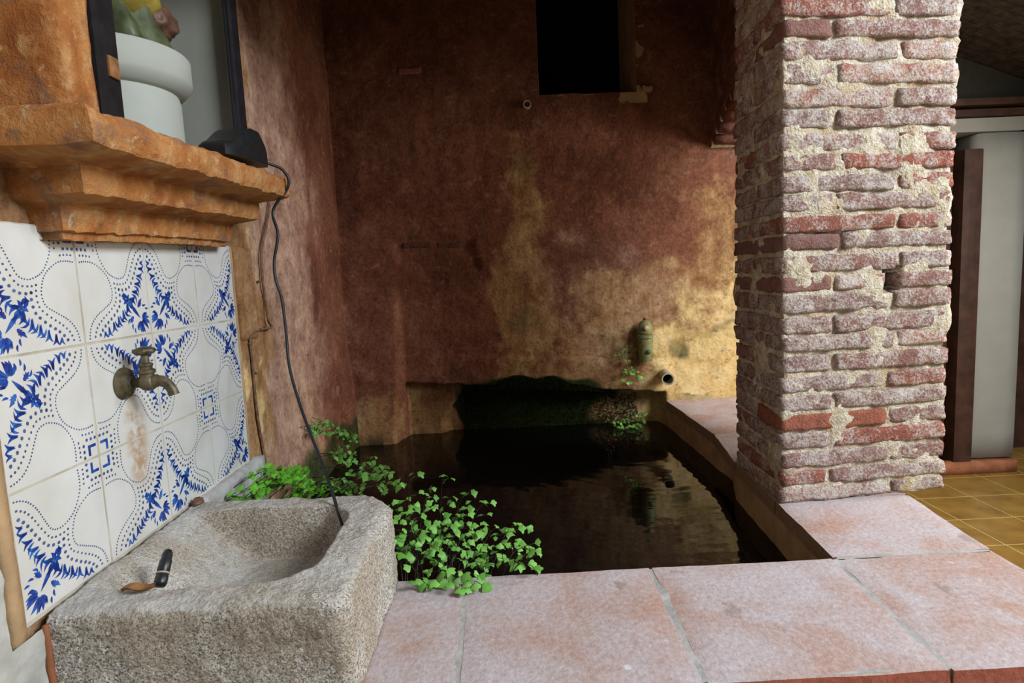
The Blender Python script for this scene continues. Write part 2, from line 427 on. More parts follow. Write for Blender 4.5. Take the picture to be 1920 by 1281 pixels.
# ------------------------------------------------------------------ measured layout (eye-level coordinates, metres)
WALL = -.745; BACK = 2.95; LEDGE = -.66; WATER = -.79; FLOOR = -CZ; CEIL = 1.70
LF, LI = .88, 1.265                                 # ledge front edge and pool edge
XR = [(.713, 1.265), (.735, 1.576), (.76, 1.95), (.815, 2.10), (.80, BACK)]   # pool's right rim
XO = [(1.07, LF), (1.075, 1.265), (1.115, 1.585), (1.13, 1.95), (1.16, BACK)]       # ledge's outer side

# ------------------------------------------------------------------ the setting
fl = mk('floor', *box(-1.4, 6.5, -4.5, 6.5, FLOOR - .12, FLOOR + .0006), M['floor_grout']); tag(fl, kind='structure')
ft = .309
tv, tf = box(-ft / 2 + .005, ft / 2 - .005, -ft / 2 + .005, ft / 2 - .005, -.01, .01)
tile_me = None
for i in range(-5, 7):
    for j in range(-4, 8):
        x = 2.46 + (i + .5) * ft; y = 2.81 + (j + .5) * ft
        if x < 1.3 or x > 4.6: continue
        if tile_me is None:
            o = mk('floor_tile', np.array(tv) + [x, y, FLOOR - .008], tf, M['floor_tile'], fl, origin=(x, y, FLOOR - .008)); tile_me = o.data; smooth_angle(o, 50)
        else:
            o = bpy.data.objects.new('floor_tile', tile_me); col.objects.link(o); o.parent = fl
            o.location = Vector((x, y, FLOOR - .008 + CZ)) - WORLD[fl]
cp = mk('floor_court', *box(-1.4, 1.30, -4.5, .86, FLOOR - .012, FLOOR + .003), M['court_paving'], fl)

# back wall, modelled relief and stained zones
def seg_z(x): return -.514 + (x + .527) * (-.104 / 1.308)          # lower edge of the lintel
def back_relief(x, z):
    d = .009 * fbm(x, 3.1, z, 2.2, 4) + .0035 * fbm(x, 8.1, z, 14, 3)
    e = -.515 - .02 * sst(-.4, -.75, z)
    d += sst(e + .022, e - .012, x) * (.022 + .085 * sst(-.05, -.70, z)) * sst(.02, -.16, z)
    zl = seg_z(x) + .006 * nz(x, 0, 0, 14)
    band = sst(-.30, -.05, x) * sst(.86, .78, x) * sst(zl + .165, zl + .15, z)
    d += .014 * band
    under = sst(zl + .006, zl - .006, z) * sst(-.512, -.494, x) * sst(.805, .785, x)
    blk = sst(-.22 + .03 * nz(z, 1, 0, 9), -.27 + .03 * nz(z, 1, 0, 9), x + .35 * sst(-.60, -.75, z) * .2)
    d -= under * (.115 - .055 * blk)
    # broken render around the two exposed bricks
    d -= .014 * sst(.02, -.02, max(abs(x + .32) - .20, abs(z - .125) - .075) + .03 * nz(x, 5, z, 9))
    return d
def zone_back(x, z):
    w = .16 * fbm(x, 1.7, z, 4.5, 4); X = x + w * .5; Z = z + w * .4
    # bare vertical strip below the little pipe
    strip = sst(.17, .02, abs(X - (.13 + .02 * math.sin(z * 5))) - .07 * sst(.5, -.1, z)) * sst(.95, .45, z) * .74
    low = sst(.06, -.12, Z - .10 * sst(.2, 1.0, x)) * sst(.10, .50, X) * .92
    rside = sst(.72, 1.0, X) * sst(.62, .25, Z) * .62
    left = sst(-.05, -.40, Z) * sst(.0, .25, X + .1) * .7
    hole = sst(.10, .0, math.hypot(X + .33, (Z - .13) * 2) - .14) * .30
    R = max(strip, low, rside, left, hole)
    butt = sst(-.48, -.55, x) * sst(-.35, -.75, z) * .75
    R = max(R, butt)
    G = max(sst(.62, .80, X) * sst(-.20, -.34, Z), sst(.25, .6, X) * sst(-.08, -.3, Z) * .45) * .95
    G = max(G, sst(.68, .95, X) * sst(.30, -.2, Z) * .48)
    if seg_z(x) > z and -.5 < x < -.2: R = .9
    B = 0.
    zl = seg_z(x)
    B = max(B, sst(.05, .0, abs(z - zl - .02) - .018 - .05 * nz(x, 3, 0, 7)) * sst(-.30, -.05, X) * sst(.56, .35, X) * .72)
    if z < zl: B = max(B, sst(-.27, -.20, X) * (1.0 - .62 * sst(.25, .60, X + .2 * nz(x, 0, z, 8)))); R = max(R, .9 * sst(.3, .6, x))
    # old damp patches
    B = max(B, sst(.05, -.03, math.hypot(X - .88, (Z + .40) * .8) - .06) * .50, sst(.04, -.02, abs(Z + .30) - .02) * sst(.8, .9, X) * .42)
    B = max(B, sst(.10, .0, math.hypot(X - .13, Z - .55) - .05) * .42, sst(.1, .0, math.hypot(X - .1, (Z + .22)) - .06) * .38)
    if x < -.6: B = max(B, sst(-.66, -.80, z + w * .3) * .6)
    A = sst(.05, .3, nz(x, 9, z, 1.3)) * sst(.9, .2, z) * .35
    return R, G, B, A
gx0, gx1, gz0, gz1, st = -.95, 1.42, -1.02, CEIL, .0095
nx = int((gx1 - gx0) / st); nzz = int((gz1 - gz0) / st)
WX0, WX1, WZ0, WZ1 = .222, .690, .842, 1.46
V = []; C = []; F = []
for j in range(nzz + 1):
    for i in range(nx + 1):
        x = gx0 + i * (gx1 - gx0) / nx; z = gz0 + j * (gz1 - gz0) / nzz
        V.append((x, BACK - back_relief(x, z), z)); C.append(zone_back(x, z))
for j in range(nzz):
    for i in range(nx):
        x = gx0 + (i + .5) * (gx1 - gx0) / nx; z = gz0 + (j + .5) * (gz1 - gz0) / nzz
        wob = .006 * nz(x, 2, z, 16)
        if WX0 + wob < x < WX1 + wob and WZ0 + wob < z < WZ1: continue
        a = j * (nx + 1) + i
        F.append((a, a + 1, a + nx + 2, a + nx + 1))
wb = mk('wall_back', V, F, M['plaster'], smooth=True, colors=C); tag(wb, kind='structure')
# two slit bricks and one red brick showing through the render
for (x, z, sx, sz, m) in ((-.40, .166, .150, .030, 'brick_dark'), (-.245, .158, .125, .026, 'brick_dark'), (-.384, .978, .115, .036, 'brick_red')):
    if m: mk('brick', *rough_box(x, BACK - back_relief(x, z) + .0215, z, sx, .05, sz, n=(10, 2, 3), r=.006, amp=.003, seed=x), M[m], wb, smooth=True)
# the opening high in the back wall; a near-black sheet paints its unlit depth
w1 = empty('window_1', ((WX0 + WX1) / 2, BACK + .15, WZ0)); tag(w1, kind='structure')
mb = MB()
mb.add(*box(WX0 - .05, WX0 + .001, BACK + .004, BACK + .40, WZ0 - .05, WZ1 + .05)); mb.add(*box(WX1 - .001, WX1 + .05, BACK + .004, BACK + .40, WZ0 - .05, WZ1 + .05))
mb.add(*box(WX0, WX1, BACK + .004, BACK + .40, WZ0 - .05, WZ0)); mb.add(*box(WX0, WX1, BACK + .004, BACK + .40, WZ1, WZ1 + .05))
mb.build('reveal', M['tan_render'], w1)
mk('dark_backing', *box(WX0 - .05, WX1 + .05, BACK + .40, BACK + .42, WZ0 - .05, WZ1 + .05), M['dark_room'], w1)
mk('sill_stone', *rough_box(.735, BACK - .004, .85, .05, .05, .022, n=(4, 3, 2), r=.005, amp=.004), M['tan_render'], w1)

# left wall: near stretch, tiled stretch with the niche, and the long side of the pool
def left_x(y, z):
    x = WALL + .004 + .008 * sst(1.66, 1.70, y)
    x = x - .030 * sst(1.72, 2.05, y) * (1 - .5 * sst(-.2, -.6, z)) - .012 * sst(2.2, 2.9, y)
    x += .006 * fbm(2.1, y, z, 3, 4) * sst(1.70, 1.80, y) + .003 * fbm(5.1, y, z, 15, 3)
    x += .045 * sst(2.55, 2.95, y) * sst(-.05, -.7, z)
    return x
def zone_left(y, z):
    w = .2 * fbm(4.7, y, z, 4, 4)
    R = sst(2.05, 1.80, y + w * .8) * .98; R = max(R, sst(2.6, 2.2, y) * sst(-.05, -.45, z + w) * .85)
    A = sst(1.72, 1.95, y + w) * sst(2.75, 2.2, y + w) * .75 * sst(1.5, .4, z + w)
    A = max(A, sst(1.8, 1.6, y) * sst(.5, 0., z) * .45)
    G = sst(-.1, .35, fbm(1, y, z, 5, 3)) * sst(2.0, 1.75, y) * .58
    B = sst(-.50, -.66, z + w * .5) * sst(1.8, 2.1, y) * .62
    return R, G, B, A
NY0, NY1, NZ0, NZ1 = 1.10, 1.815, .262, 1.25
V = []; C = []; F = []
ys = np.arange(-.6, BACK + .08, .014); zs = np.arange(-1.02, CEIL + .01, .014)
def lin(y, z): return left_x(y, z)
for z in zs:
    for y in ys:
        V.append((lin(y, z), y, z)); C.append(zone_left(y, z))
ny = len(ys)
for j in range(len(zs) - 1):
    for i in range(ny - 1):
        y = ys[i] + .007; z = zs[j] + .007
        if NY0 < y < NY1 and NZ0 < z < NZ1: continue
        a = j * ny + i; F.append((a, a + ny, a + ny + 1, a + 1))
wl = mk('wall_left', V, F, M['plaster'], smooth=True, colors=C); tag(wl, kind='structure')
# thick masonry behind the plaster skin keeps daylight out
mb = MB(); mb.add(*box(-1.40, -1.25, -4.5, BACK + .6, FLOOR, CEIL)); mb.add(*box(-1.25, -.80, -4.5, .95, FLOOR, CEIL)); mb.add(*box(-1.25, -.83, 1.95, BACK + .6, FLOOR, CEIL))
mb.add(*box(-1.25, -.83, .95, 1.95, FLOOR, .20)); mb.add(*box(-1.25, -.83, .95, 1.95, 1.30, CEIL))
mb.build('masonry', M['whitewash'], wl)
mb = MB(); mb.add(*box(-.83, WALL + .004, -4.5, -.6, FLOOR, CEIL)); mb.add(*box(-.83, WALL + .004, -.6, .95, FLOOR, -1.0)); mb.build('masonry', M['whitewash'], wl)
# rough whitewash on the near stretch below the shelf
V = []; F = []
yy = np.arange(-.6, .885, .012); zz = np.arange(-1.02, .115, .012)
for z in zz:
    for y in yy: V.append((WALL + .020 + .006 * fbm(1, y, z, 9, 4) + .003 * fbm(3, y, z, 45, 2), y, z))
for j in range(len(zz) - 1):
    for i in range(len(yy) - 1):
        if yy[i] > .812 and zz[j] > -.515: continue
        a = j * len(yy) + i; F.append((a, a + len(yy), a + len(yy) + 1, a + 1))
mk('whitewash_coat', V, F, M['whitewash'], wl, smooth=True)
# rounded cement patch next to the tiles and the grey skirting under them
V, F = rough_box(WALL + .004, 1.735, -.02, .03, .115, .27, n=(2, 10, 16), r=.014, amp=.003, fs=20)
mk('render_patch', V, F, M['plaster'], wl, smooth=True, colors=[(.95, .2, 0, .2)] * len(V))
mk('cement_skirting', *rough_box(WALL + .008, 1.535, -.60, .05, .36, .225, n=(2, 14, 10), r=.006, amp=.004, fs=25), M['cement'], wl, smooth=True)
# niche
ni = MB(); NX = -1.13
ni.add([(NX, NY0, NZ0), (NX, NY1, NZ0), (NX, NY1, NZ1), (NX, NY0, NZ1)], [(3, 2, 1, 0)])
ni.add([(NX, NY1, NZ0), (WALL + .012, NY1, NZ0), (WALL + .012, NY1, NZ1), (NX, NY1, NZ1)], [(3, 2, 1, 0)])
ni.add([(NX, NY0, NZ0), (WALL + .012, NY0, NZ0), (WALL + .012, NY0, NZ1), (NX, NY0, NZ1)], [(0, 1, 2, 3)])
ni.add([(NX, NY0, NZ0), (NX, NY1, NZ0), (WALL + .012, NY1, NZ0), (WALL + .012, NY0, NZ0)], [(3, 2, 1, 0)])
ni.add([(NX, NY0, NZ1), (NX, NY1, NZ1), (WALL + .012, NY1, NZ1), (WALL + .012, NY0, NZ1)], [(0, 1, 2, 3)])
ni.build('niche_lining', M['niche_white'], wl)
# pilaster beside the niche, standing on the shelf
mk('pilaster', *rough_box(-.675, .925, .74, .15, .075, .98, n=(6, 6, 40), r=.010, amp=.004, fs=16), M['shelf'], wl, smooth=True)

# right wall over the segmental arch between back wall and pillar
AX0, AX1, AY0, AY1, ASP, ARI = 1.035, 1.34, 1.93, BACK + .01, .555, .215
def arch_z(y):
    t = (y - AY0) / (AY1 - AY0); return ASP + ARI * 4 * t * (1 - t)
mb = MB(); n = 24; V = []
for k in range(n + 1):
    y = AY0 + (AY1 - AY0) * k / n; z = arch_z(y) + .03
    V += [(AX0, y, z), (AX1, y, z), (AX0, y, CEIL), (AX1, y, CEIL)]
F = []
for k in range(n):
    a = k * 4; b = a + 4
    F += [(a, a + 2, b + 2, b), (a + 1, b + 1, b + 3, a + 3), (a, b, b + 1, a + 1)]
V = np.array(V)
wr = mk('wall_right', V, F, M['plaster'], colors=[(.1, 0, .1, .3)] * len(V)); tag(wr, kind='structure')
nb = 17
for k in range(nb):
    y = AY0 + (AY1 - AY0) * (k + .5) / nb; z = arch_z(y); t = (arch_z(y + .01) - arch_z(y - .01)) / .02
    ang = math.atan(t); V, F = rough_box(0, 0, 0, .30, (AY1 - AY0) / nb * .86, .13, n=(6, 2, 3), r=.005, amp=.004, seed=k * 1.3)
    V = np.array(V); c, s = math.cos(ang), math.sin(ang)
    V = np.stack([V[:, 0] + (AX0 + .155), y + V[:, 1] * c - V[:, 2] * s, z + .055 + V[:, 1] * s + V[:, 2] * c], 1)
    mk('arch_brick', V, F, M['brick_arch'], wr, smooth=True)
ml = MB(); V = []; F = []
for k in range(n + 1):
    y = AY0 + (AY1 - AY0) * k / n; z = arch_z(y)
    V += [(AX0 + .008, y, z + .006), (AX1 - .03, y, z + .006), (AX0 + .008, y, z + .12), (AX1 - .03, y, z + .12)]
for k in range(n):
    a = k * 4; b = a + 4; F += [(a, a + 2, b + 2, b), (a, b, b + 1, a + 1), (a + 1, b + 1, b + 3, a + 3)]
mk('arch_mortar', V, F, M['mortar'], wr)
# unseen header beam from left wall to pillar, added to shade the back wall, and the ceilings
hb = mk('shade_beam_1', *rough_box(.25, 1.76, 1.30, 2.05, .37, .80, n=(30, 6, 10), r=.02, amp=.006, fs=9), M['tan_render'], smooth=True); tag(hb, kind='structure')
ce = empty('ceiling', (.2, 2.3, CEIL)); tag(ce, kind='structure')
for k in range(9):
    x = -1.15 + k * .31
    mk('plank', *box(x, x + .30, 1.55, BACK + .6, CEIL, CEIL + .03), M['wood_plank'], ce)
mk('ceiling_deck', *box(-1.4, 1.5, 1.55, BACK + .7, CEIL + .03, CEIL + .10), M['dark_room'], ce)

# hall behind the pillar
HY = 3.83
wh = empty('wall_hall', (3.2, HY, FLOOR)); tag(wh, kind='structure')
mk('white_pier', *rough_box(3.21, HY + .12, -.30, .33, .24, 2.12, n=(4, 3, 12), r=.012, amp=.002, fs=8), M['hall_white'], wh, smooth=True)
mk('white_band', *box(2.70, 3.32, HY - .02, HY + .24, .762, .845), M['hall_white'], wh)
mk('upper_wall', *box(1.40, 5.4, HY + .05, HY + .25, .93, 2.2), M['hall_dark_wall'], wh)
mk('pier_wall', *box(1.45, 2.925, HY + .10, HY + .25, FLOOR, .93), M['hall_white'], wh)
mk('beam', *box(1.40, 5.4, HY - .10, HY + .15, .905, .945), M['dark_wood'], wh)
mk('beam', *box(1.40, 5.4, HY - .06, HY + .15, .850, .890), M['dark_wood'], wh)
mk('side_block', *box(3.34, 4.2, HY + .02, HY + .2, .50, .74), M['hall_white'], wh)
mk('side_door_panel', *box(3.37, 4.6, HY + .45, HY + .5, FLOOR, .55), M['dark_wood'], wh)
mk('side_wall', *box(4.6, 4.75, 3.0, HY + .6, FLOOR, 2.2), M['hall_dark_wall'], wh)
mk('end_wall', *box(1.0, 5.4, BACK + 2.9, BACK + 3.0, FLOOR, 2.2), M['dark_room'], wh)
mk('inner_partition', *box(1.30, 1.42, BACK + .02, HY + .25, FLOOR, 2.2), M['whitewash'], wh)
d1 = empty('door_1', (2.98, HY, FLOOR)); tag(d1, kind='structure')
mk('door_post', *rough_box(3.005, HY + .03, -.36, .125, .12, 2.04, n=(3, 3, 6), r=.008, amp=0), M['dark_wood'], d1)
mk('door_leaf', *box(2.45, 2.94, HY + .06, HY + .10, FLOOR + .1, .66), M['dark_wood'], d1)
bs = mk('baseboard_hall', *rough_box(2.85, HY - .005, FLOOR + .042, 1.04, .08, .085, n=(10, 2, 2), r=.008, amp=.003), M['terracotta_step'], smooth=True); tag(bs, kind='structure')
hc = empty('ceiling_hall', (3.2, 3.0, 1.2)); tag(hc, kind='structure')
# sloping boarded soffit falling towards the right
sl = (1.10 - 1.242) / (3.321 - 2.928)
for k in range(30):
    y0 = 2.05 + k * .062
    V = [(1.35, y0, 1.242 - (1.35 - 2.928) * -sl + 0), (4.7, y0, 1.242 + (4.7 - 2.928) * sl), (4.7, y0 + .05, 1.242 + (4.7 - 2.928) * sl), (1.35, y0 + .05, 1.242 + (1.35 - 2.928) * sl)]
    V[0] = (1.35, y0, 1.242 + (1.35 - 2.928) * sl)
    top = [(x, y, z + .03) for x, y, z in V]
    mk('soffit_board', V + top, [(0, 1, 2, 3), (4, 7, 6, 5), (0, 4, 5, 1), (2, 6, 7, 3), (1, 5, 6, 2), (0, 3, 7, 4)], M['reed'], hc)
zA, zB = 1.242 + (1.35 - 2.928) * sl + .03, 1.242 + (4.7 - 2.928) * sl + .03
mk('soffit_deck', [(1.35, 2.0, zA), (4.7, 2.0, zB), (4.7, 4.0, zB), (1.35, 4.0, zA), (1.35, 2.0, zA + .1), (4.7, 2.0, zB + .1), (4.7, 4.0, zB + .1), (1.35, 4.0, zA + .1)], [(0, 1, 2, 3), (4, 7, 6, 5), (0, 4, 5, 1), (2, 6, 7, 3), (1, 5, 6, 2), (0, 3, 7, 4)], M['dark_room'], hc)

# ------------------------------------------------------------------ the pool with its coping
pool = empty('wash_pool', (.2, 1.5, FLOOR)); tag(pool, 'raised masonry wash pool with a coping of worn pink terracotta slabs', 'pool')
WB = LEDGE - .042
mb = MB()
mb.add(*box(-.73, 1.06, LF + .012, LI - .012, FLOOR, WB))                       # front wall
V, F = prism([(XR[0][0] + .012, LI - .012), (1.06, LI - .012), (1.10, 1.585), (1.115, 1.95), (1.15, BACK), (XR[4][0] + .012, BACK), (XR[3][0] + .012, 2.10), (XR[2][0] + .012, 1.95), (XR[1][0] + .012, 1.576)], FLOOR, WB)
mb.add(V, F)
mb.build('basin_wall', M['tan_render'], pool)
mk('pool_bottom', *box(-.71, .99, 1.2, BACK - .06, -1.02, -1.0), M['dark_room'], pool)
def slab(poly, z1=LEDGE, th=.042, seed=0, name='coping_slab', mat='slab', n=14):
    """worn slab over a quad (x, y) counter-clockwise: rounded, slightly uneven edges"""
    p = [np.array(q, float) for q in poly]
    V0, F = cubegrid(n, n, 2); out = []
    for a, b, c in V0:
        u, v = a + .5, b + .5
        q = (p[0] * (1 - u) + p[1] * u) * (1 - v) + (p[3] * (1 - u) + p[2] * u) * v
        edge = min(u, 1 - u, v, 1 - v)
        ctr = sum(p) / 4; dirn = (ctr - q); L = np.linalg.norm(dirn)
        inn = 0.
        if edge < 1e-6: inn = .0018 + .0025 * (nz(q[0] + seed, q[1], c, 22)) + (.0015 if c > .4 else 0)
        q = q + dirn / max(L, 1e-6) * inn
        z = z1 - th / 2 + c * th
        if c > .4: z += .0018 * fbm(q[0] + seed, q[1], 0, 7, 3) - (.0022 if edge < 1e-6 else 0)
        out.append((q[0], q[1], z))
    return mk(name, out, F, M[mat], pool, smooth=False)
g = .0013
def X_of(L, y):
    for (xa, ya), (xb, yb) in zip(L, L[1:]):
        if y <= yb: return xa + (xb - xa) * (y - ya) / (yb - ya)
    return L[-1][0]
for k, (xa, xb, xc, xd) in enumerate(((-.73, -.100, -.108, -.73), (-.100, .298, .302, -.108), (.298, .694, .713, .302), (.694, 1.07, 1.075, .713))):
    o = slab([(xa + g, LF + .004 * nz(k, 1, 1, 2)), (xb - g, LF), (xc - g, LI), (xd + g, LI)], seed=k)
    smooth_angle(o, 30)
for k, (ya, yb) in enumerate(((1.265, 1.60), (1.60, 1.95), (1.95, 2.30), (2.30, 2.63), (2.63, BACK))):
    o = slab([(X_of(XR, ya), ya + g), (X_of(XO, ya), ya + g), (X_of(XO, yb), yb - g), (X_of(XR, yb), yb - g)], seed=9 + k, z1=LEDGE)
    smooth_angle(o, 30)
mb = MB(); mb.add(*box(-.73, 1.065, LF + .008, LI - .006, WB - .002, LEDGE - .0022))
V, F = prism([(XR[0][0] + .01, LI - .01), (1.068, LI - .01), (1.105, 1.585), (1.12, 1.95), (1.15, BACK), (XR[4][0] + .01, BACK), (XR[3][0] + .01, 2.10), (XR[2][0] + .01, 1.95), (XR[1][0] + .01, 1.576)], WB - .002, LEDGE - .0022)
mb.add(V, F); mb.build('joint_mortar', M['cement'], pool)
# rough inner face of the right rim, seen above the water
V = []; F = []
ny2 = 60; nz2 = 14
for k in range(nz2 + 1):
    z = WB + .002 - (WB + .95) * k / nz2
    for i in range(ny2 + 1):
        y = LI + (BACK - LI) * i / ny2
        V.append((X_of(XR, y) + .004 + .006 * fbm(y, z, 2, 9, 3) - .006 * k / nz2, y, z))
for k in range(nz2):
    for i in range(ny2):
        a = k * (ny2 + 1) + i; F.append((a, a + 1, a + ny2 + 2, a + ny2 + 1))
mk('inner_render', V, F, M['tan_render'], pool, smooth=True)

wt = mk('water', [(-.84, LI - .006, WATER), (.90, LI - .006, WATER), (.90, BACK + .16, WATER), (-.84, BACK + .16, WATER)], [(0, 1, 2, 3)], M['water'])
tag(wt, 'still black water with faint ripples inside the raised pool', 'water', kind='stuff')

# ------------------------------------------------------------------ brick pillar
PL = Vector((.742, 1.576)); PROT = math.atan2(.044, .47); PW, PD = .490, .375
e1 = Vector((math.cos(PROT), math.sin(PROT))); e2 = Vector((-math.sin(PROT) + .150, math.cos(PROT))).normalized()
zc = [.930, .872, .815, .758, .700, .643, .588, .537, .478, .419, .368, .308, .259, .204, .155, .097, .052, -.006, -.057, -.108, -.171, -.220, -.276, -.330, -.380, -.436, -.488, -.542, -.592, -.638]
pil = empty('brick_pillar', (PL.x + .24, PL.y + .2, LEDGE)); tag(pil, 'square pillar of old thin red bricks smeared with pale lime mortar', 'pillar')
def on_pillar(u, v): return PL + e1 * u + e2 * v
def put_brick(u0, u1, v0, v1, z, h, seed, mat='brick'):
    V, F = rough_box((u0 + u1) / 2, (v0 + v1) / 2, z, u1 - u0, v1 - v0, h, n=(max(4, int((u1 - u0) / .018)), max(4, int((v1 - v0) / .026)), 5), r=.0065, amp=.0065, fs=30, rot=.008 * nz(seed, 0, 0, 9), seed=seed)
    V = [(*on_pillar(a, b), c) for a, b, c in V]
    o = mk('brick', V, F, M[mat], pil, smooth=True)
    return o
jr = random.Random(3)
RED = {6, 16, 18}
for k, z in enumerate(zc):
    hi = (zc[k - 1] - z) if k else .057; lo = (z - zc[k + 1]) if k < len(zc) - 1 else .045
    h = min(hi, lo) * .5 + max(hi, lo) * .5 - .0085
    h = min(h, 2 * (z - LEDGE) - .004) if k == len(zc) - 1 else h
    f = lambda a=.006: jr.uniform(-a, a)
    pr = lambda: jr.uniform(-.003, .004)
    sp = .155 + f(.02); sl_ = .315 + f(.02)
    z += f(.002)
    if k % 2 == 0:       # header left, stretcher right
        if k == 18:      # knocked-out hole in this course
            put_brick(-pr(), sp - .006, -pr(), PD + pr(), z, h, k + .1, 'brick_red')
            put_brick(sp + .006, .300, -pr(), PD * .5, z, h, k + .2); put_brick(.336, PW + pr(), -pr(), PD * .5, z, h, k + .25)
        else:
            put_brick(-pr(), sp - .006, -pr(), PD * (1 if k % 4 == 0 else .55) + pr(), z, h, k + .1, 'brick_red' if k in RED else 'brick')
            if k % 4 != 0: put_brick(-pr(), sp - .006, PD * .55 + .012, PD + pr(), z, h, k + .15)
            put_brick(sp + .006, PW + pr(), -pr(), PD * .5 - .006, z, h, k + .2)
        put_brick(sp + .006, PW + pr(), PD * .5 + .006, PD + pr(), z, h, k + .3)
    else:                # stretcher left, header right
        s2 = PD * (.5 + f(.06))
        put_brick(-pr(), sl_ - .006, -pr(), s2 - .006, z, h, k + .4, 'brick_red' if k == 25 else 'brick')
        put_brick(-pr(), sl_ - .006, s2 + .006, PD + pr(), z, h, k + .5)
        put_brick(sl_ + .006, PW + pr(), -pr(), PD + pr(), z, h, k + .6)
# mortar core with a rough skin, dented at the hole
nn = (44, 34, 150); P, F = cubegrid(*nn); V = []
z0, z1 = LEDGE, zc[0] + .04
hole_c = on_pillar(.318, 0)
for a, b, c in P:
    u, v, z = (a + .5) * PW, (b + .5) * PD, z0 + (c + .5) * (z1 - z0)
    n_ = np.array([-1. if a < -.499 else (1. if a > .499 else 0), -1. if b < -.499 else (1. if b > .499 else 0)])
    dd = -.0065 + .013 * fbm(u, v, z, 9, 4) + .004 * fbm(u, v, z, 40, 2)
    dd = min(dd, .004)
    if b < -.499 and abs(u - .318) < .0175 and abs(z + .057) < .030: dd = -.10
    u += n_[0] * dd; v += n_[1] * dd
    if z < z0 + .03 and u > .33: u = .33 + (u - .33) * .75
    q = on_pillar(u, v); V.append((q.x, q.y, z))
mk('mortar_core', V, F, M['mortar'], pil, smooth=True)

# ------------------------------------------------------------------ tiled splashback
TS = .2; TY0 = .8526; TZ0 = .1131; TX = WALL + .0145
panel = empty('tile_panel', (TX, TY0 + .4, TZ0 - .6)); tag(panel, 'splashback of white wall tiles painted with blue leaf sprays and dotted scrolls', 'tiles')
mk('grout_bed', *box(WALL - .02, TX - .0012, TY0 - .004, TY0 + .8, TZ0 - .605, TZ0), M['grout'], panel)
mk('edge_trim', *rough_box(TX - .006, TY0 - .0145, TZ0 - .318, .018, .024, .636, n=(2, 2, 24), r=.0015, amp=.001), M['tan_render'], panel, smooth=True)
mk('edge_trim', *rough_box(TX - .006, TY0 + .806, TZ0 - .30, .016, .010, .60, n=(2, 2, 24), r=.003, amp=.001), M['tan_render'], panel, smooth=True)
def teardrop(p, q, w, bend=0., n=7, base=.15):
    """a curved leaf from p to q, width w"""
    p = np.array(p); q = np.array(q); d = q - p; L = np.hypot(*d); nrm = np.array([-d[1], d[0]]) / max(L, 1e-6)
    a = []; b = []
    for i in range(n + 1):
        t = i / n; c = p + d * t + nrm * bend * L * 4 * t * (1 - t)
        ww = w * L * (math.sin(math.pi * t ** .75) * .5) * (1 if i not in (0, n) else 0)
        a.append(c + nrm * ww); b.append(c - nrm * ww)
    return a + b[-2:0:-1]
def jag(c, ang, s):
    """serrated flower-leaf"""
    pts = [(-.1, 0), (.15, .28), (.2, .16), (.5, .40), (.5, .22), (.85, .36), (.75, .16), (1.12, .0)]
    pts = pts + [(x, -y) for x, y in pts[-2:0:-1]]
    ca, sa = math.cos(ang), math.sin(ang)
    return [np.array([c[0] + (x * ca - y * sa) * s, c[1] + (x * sa + y * ca) * s]) for x, y in pts]
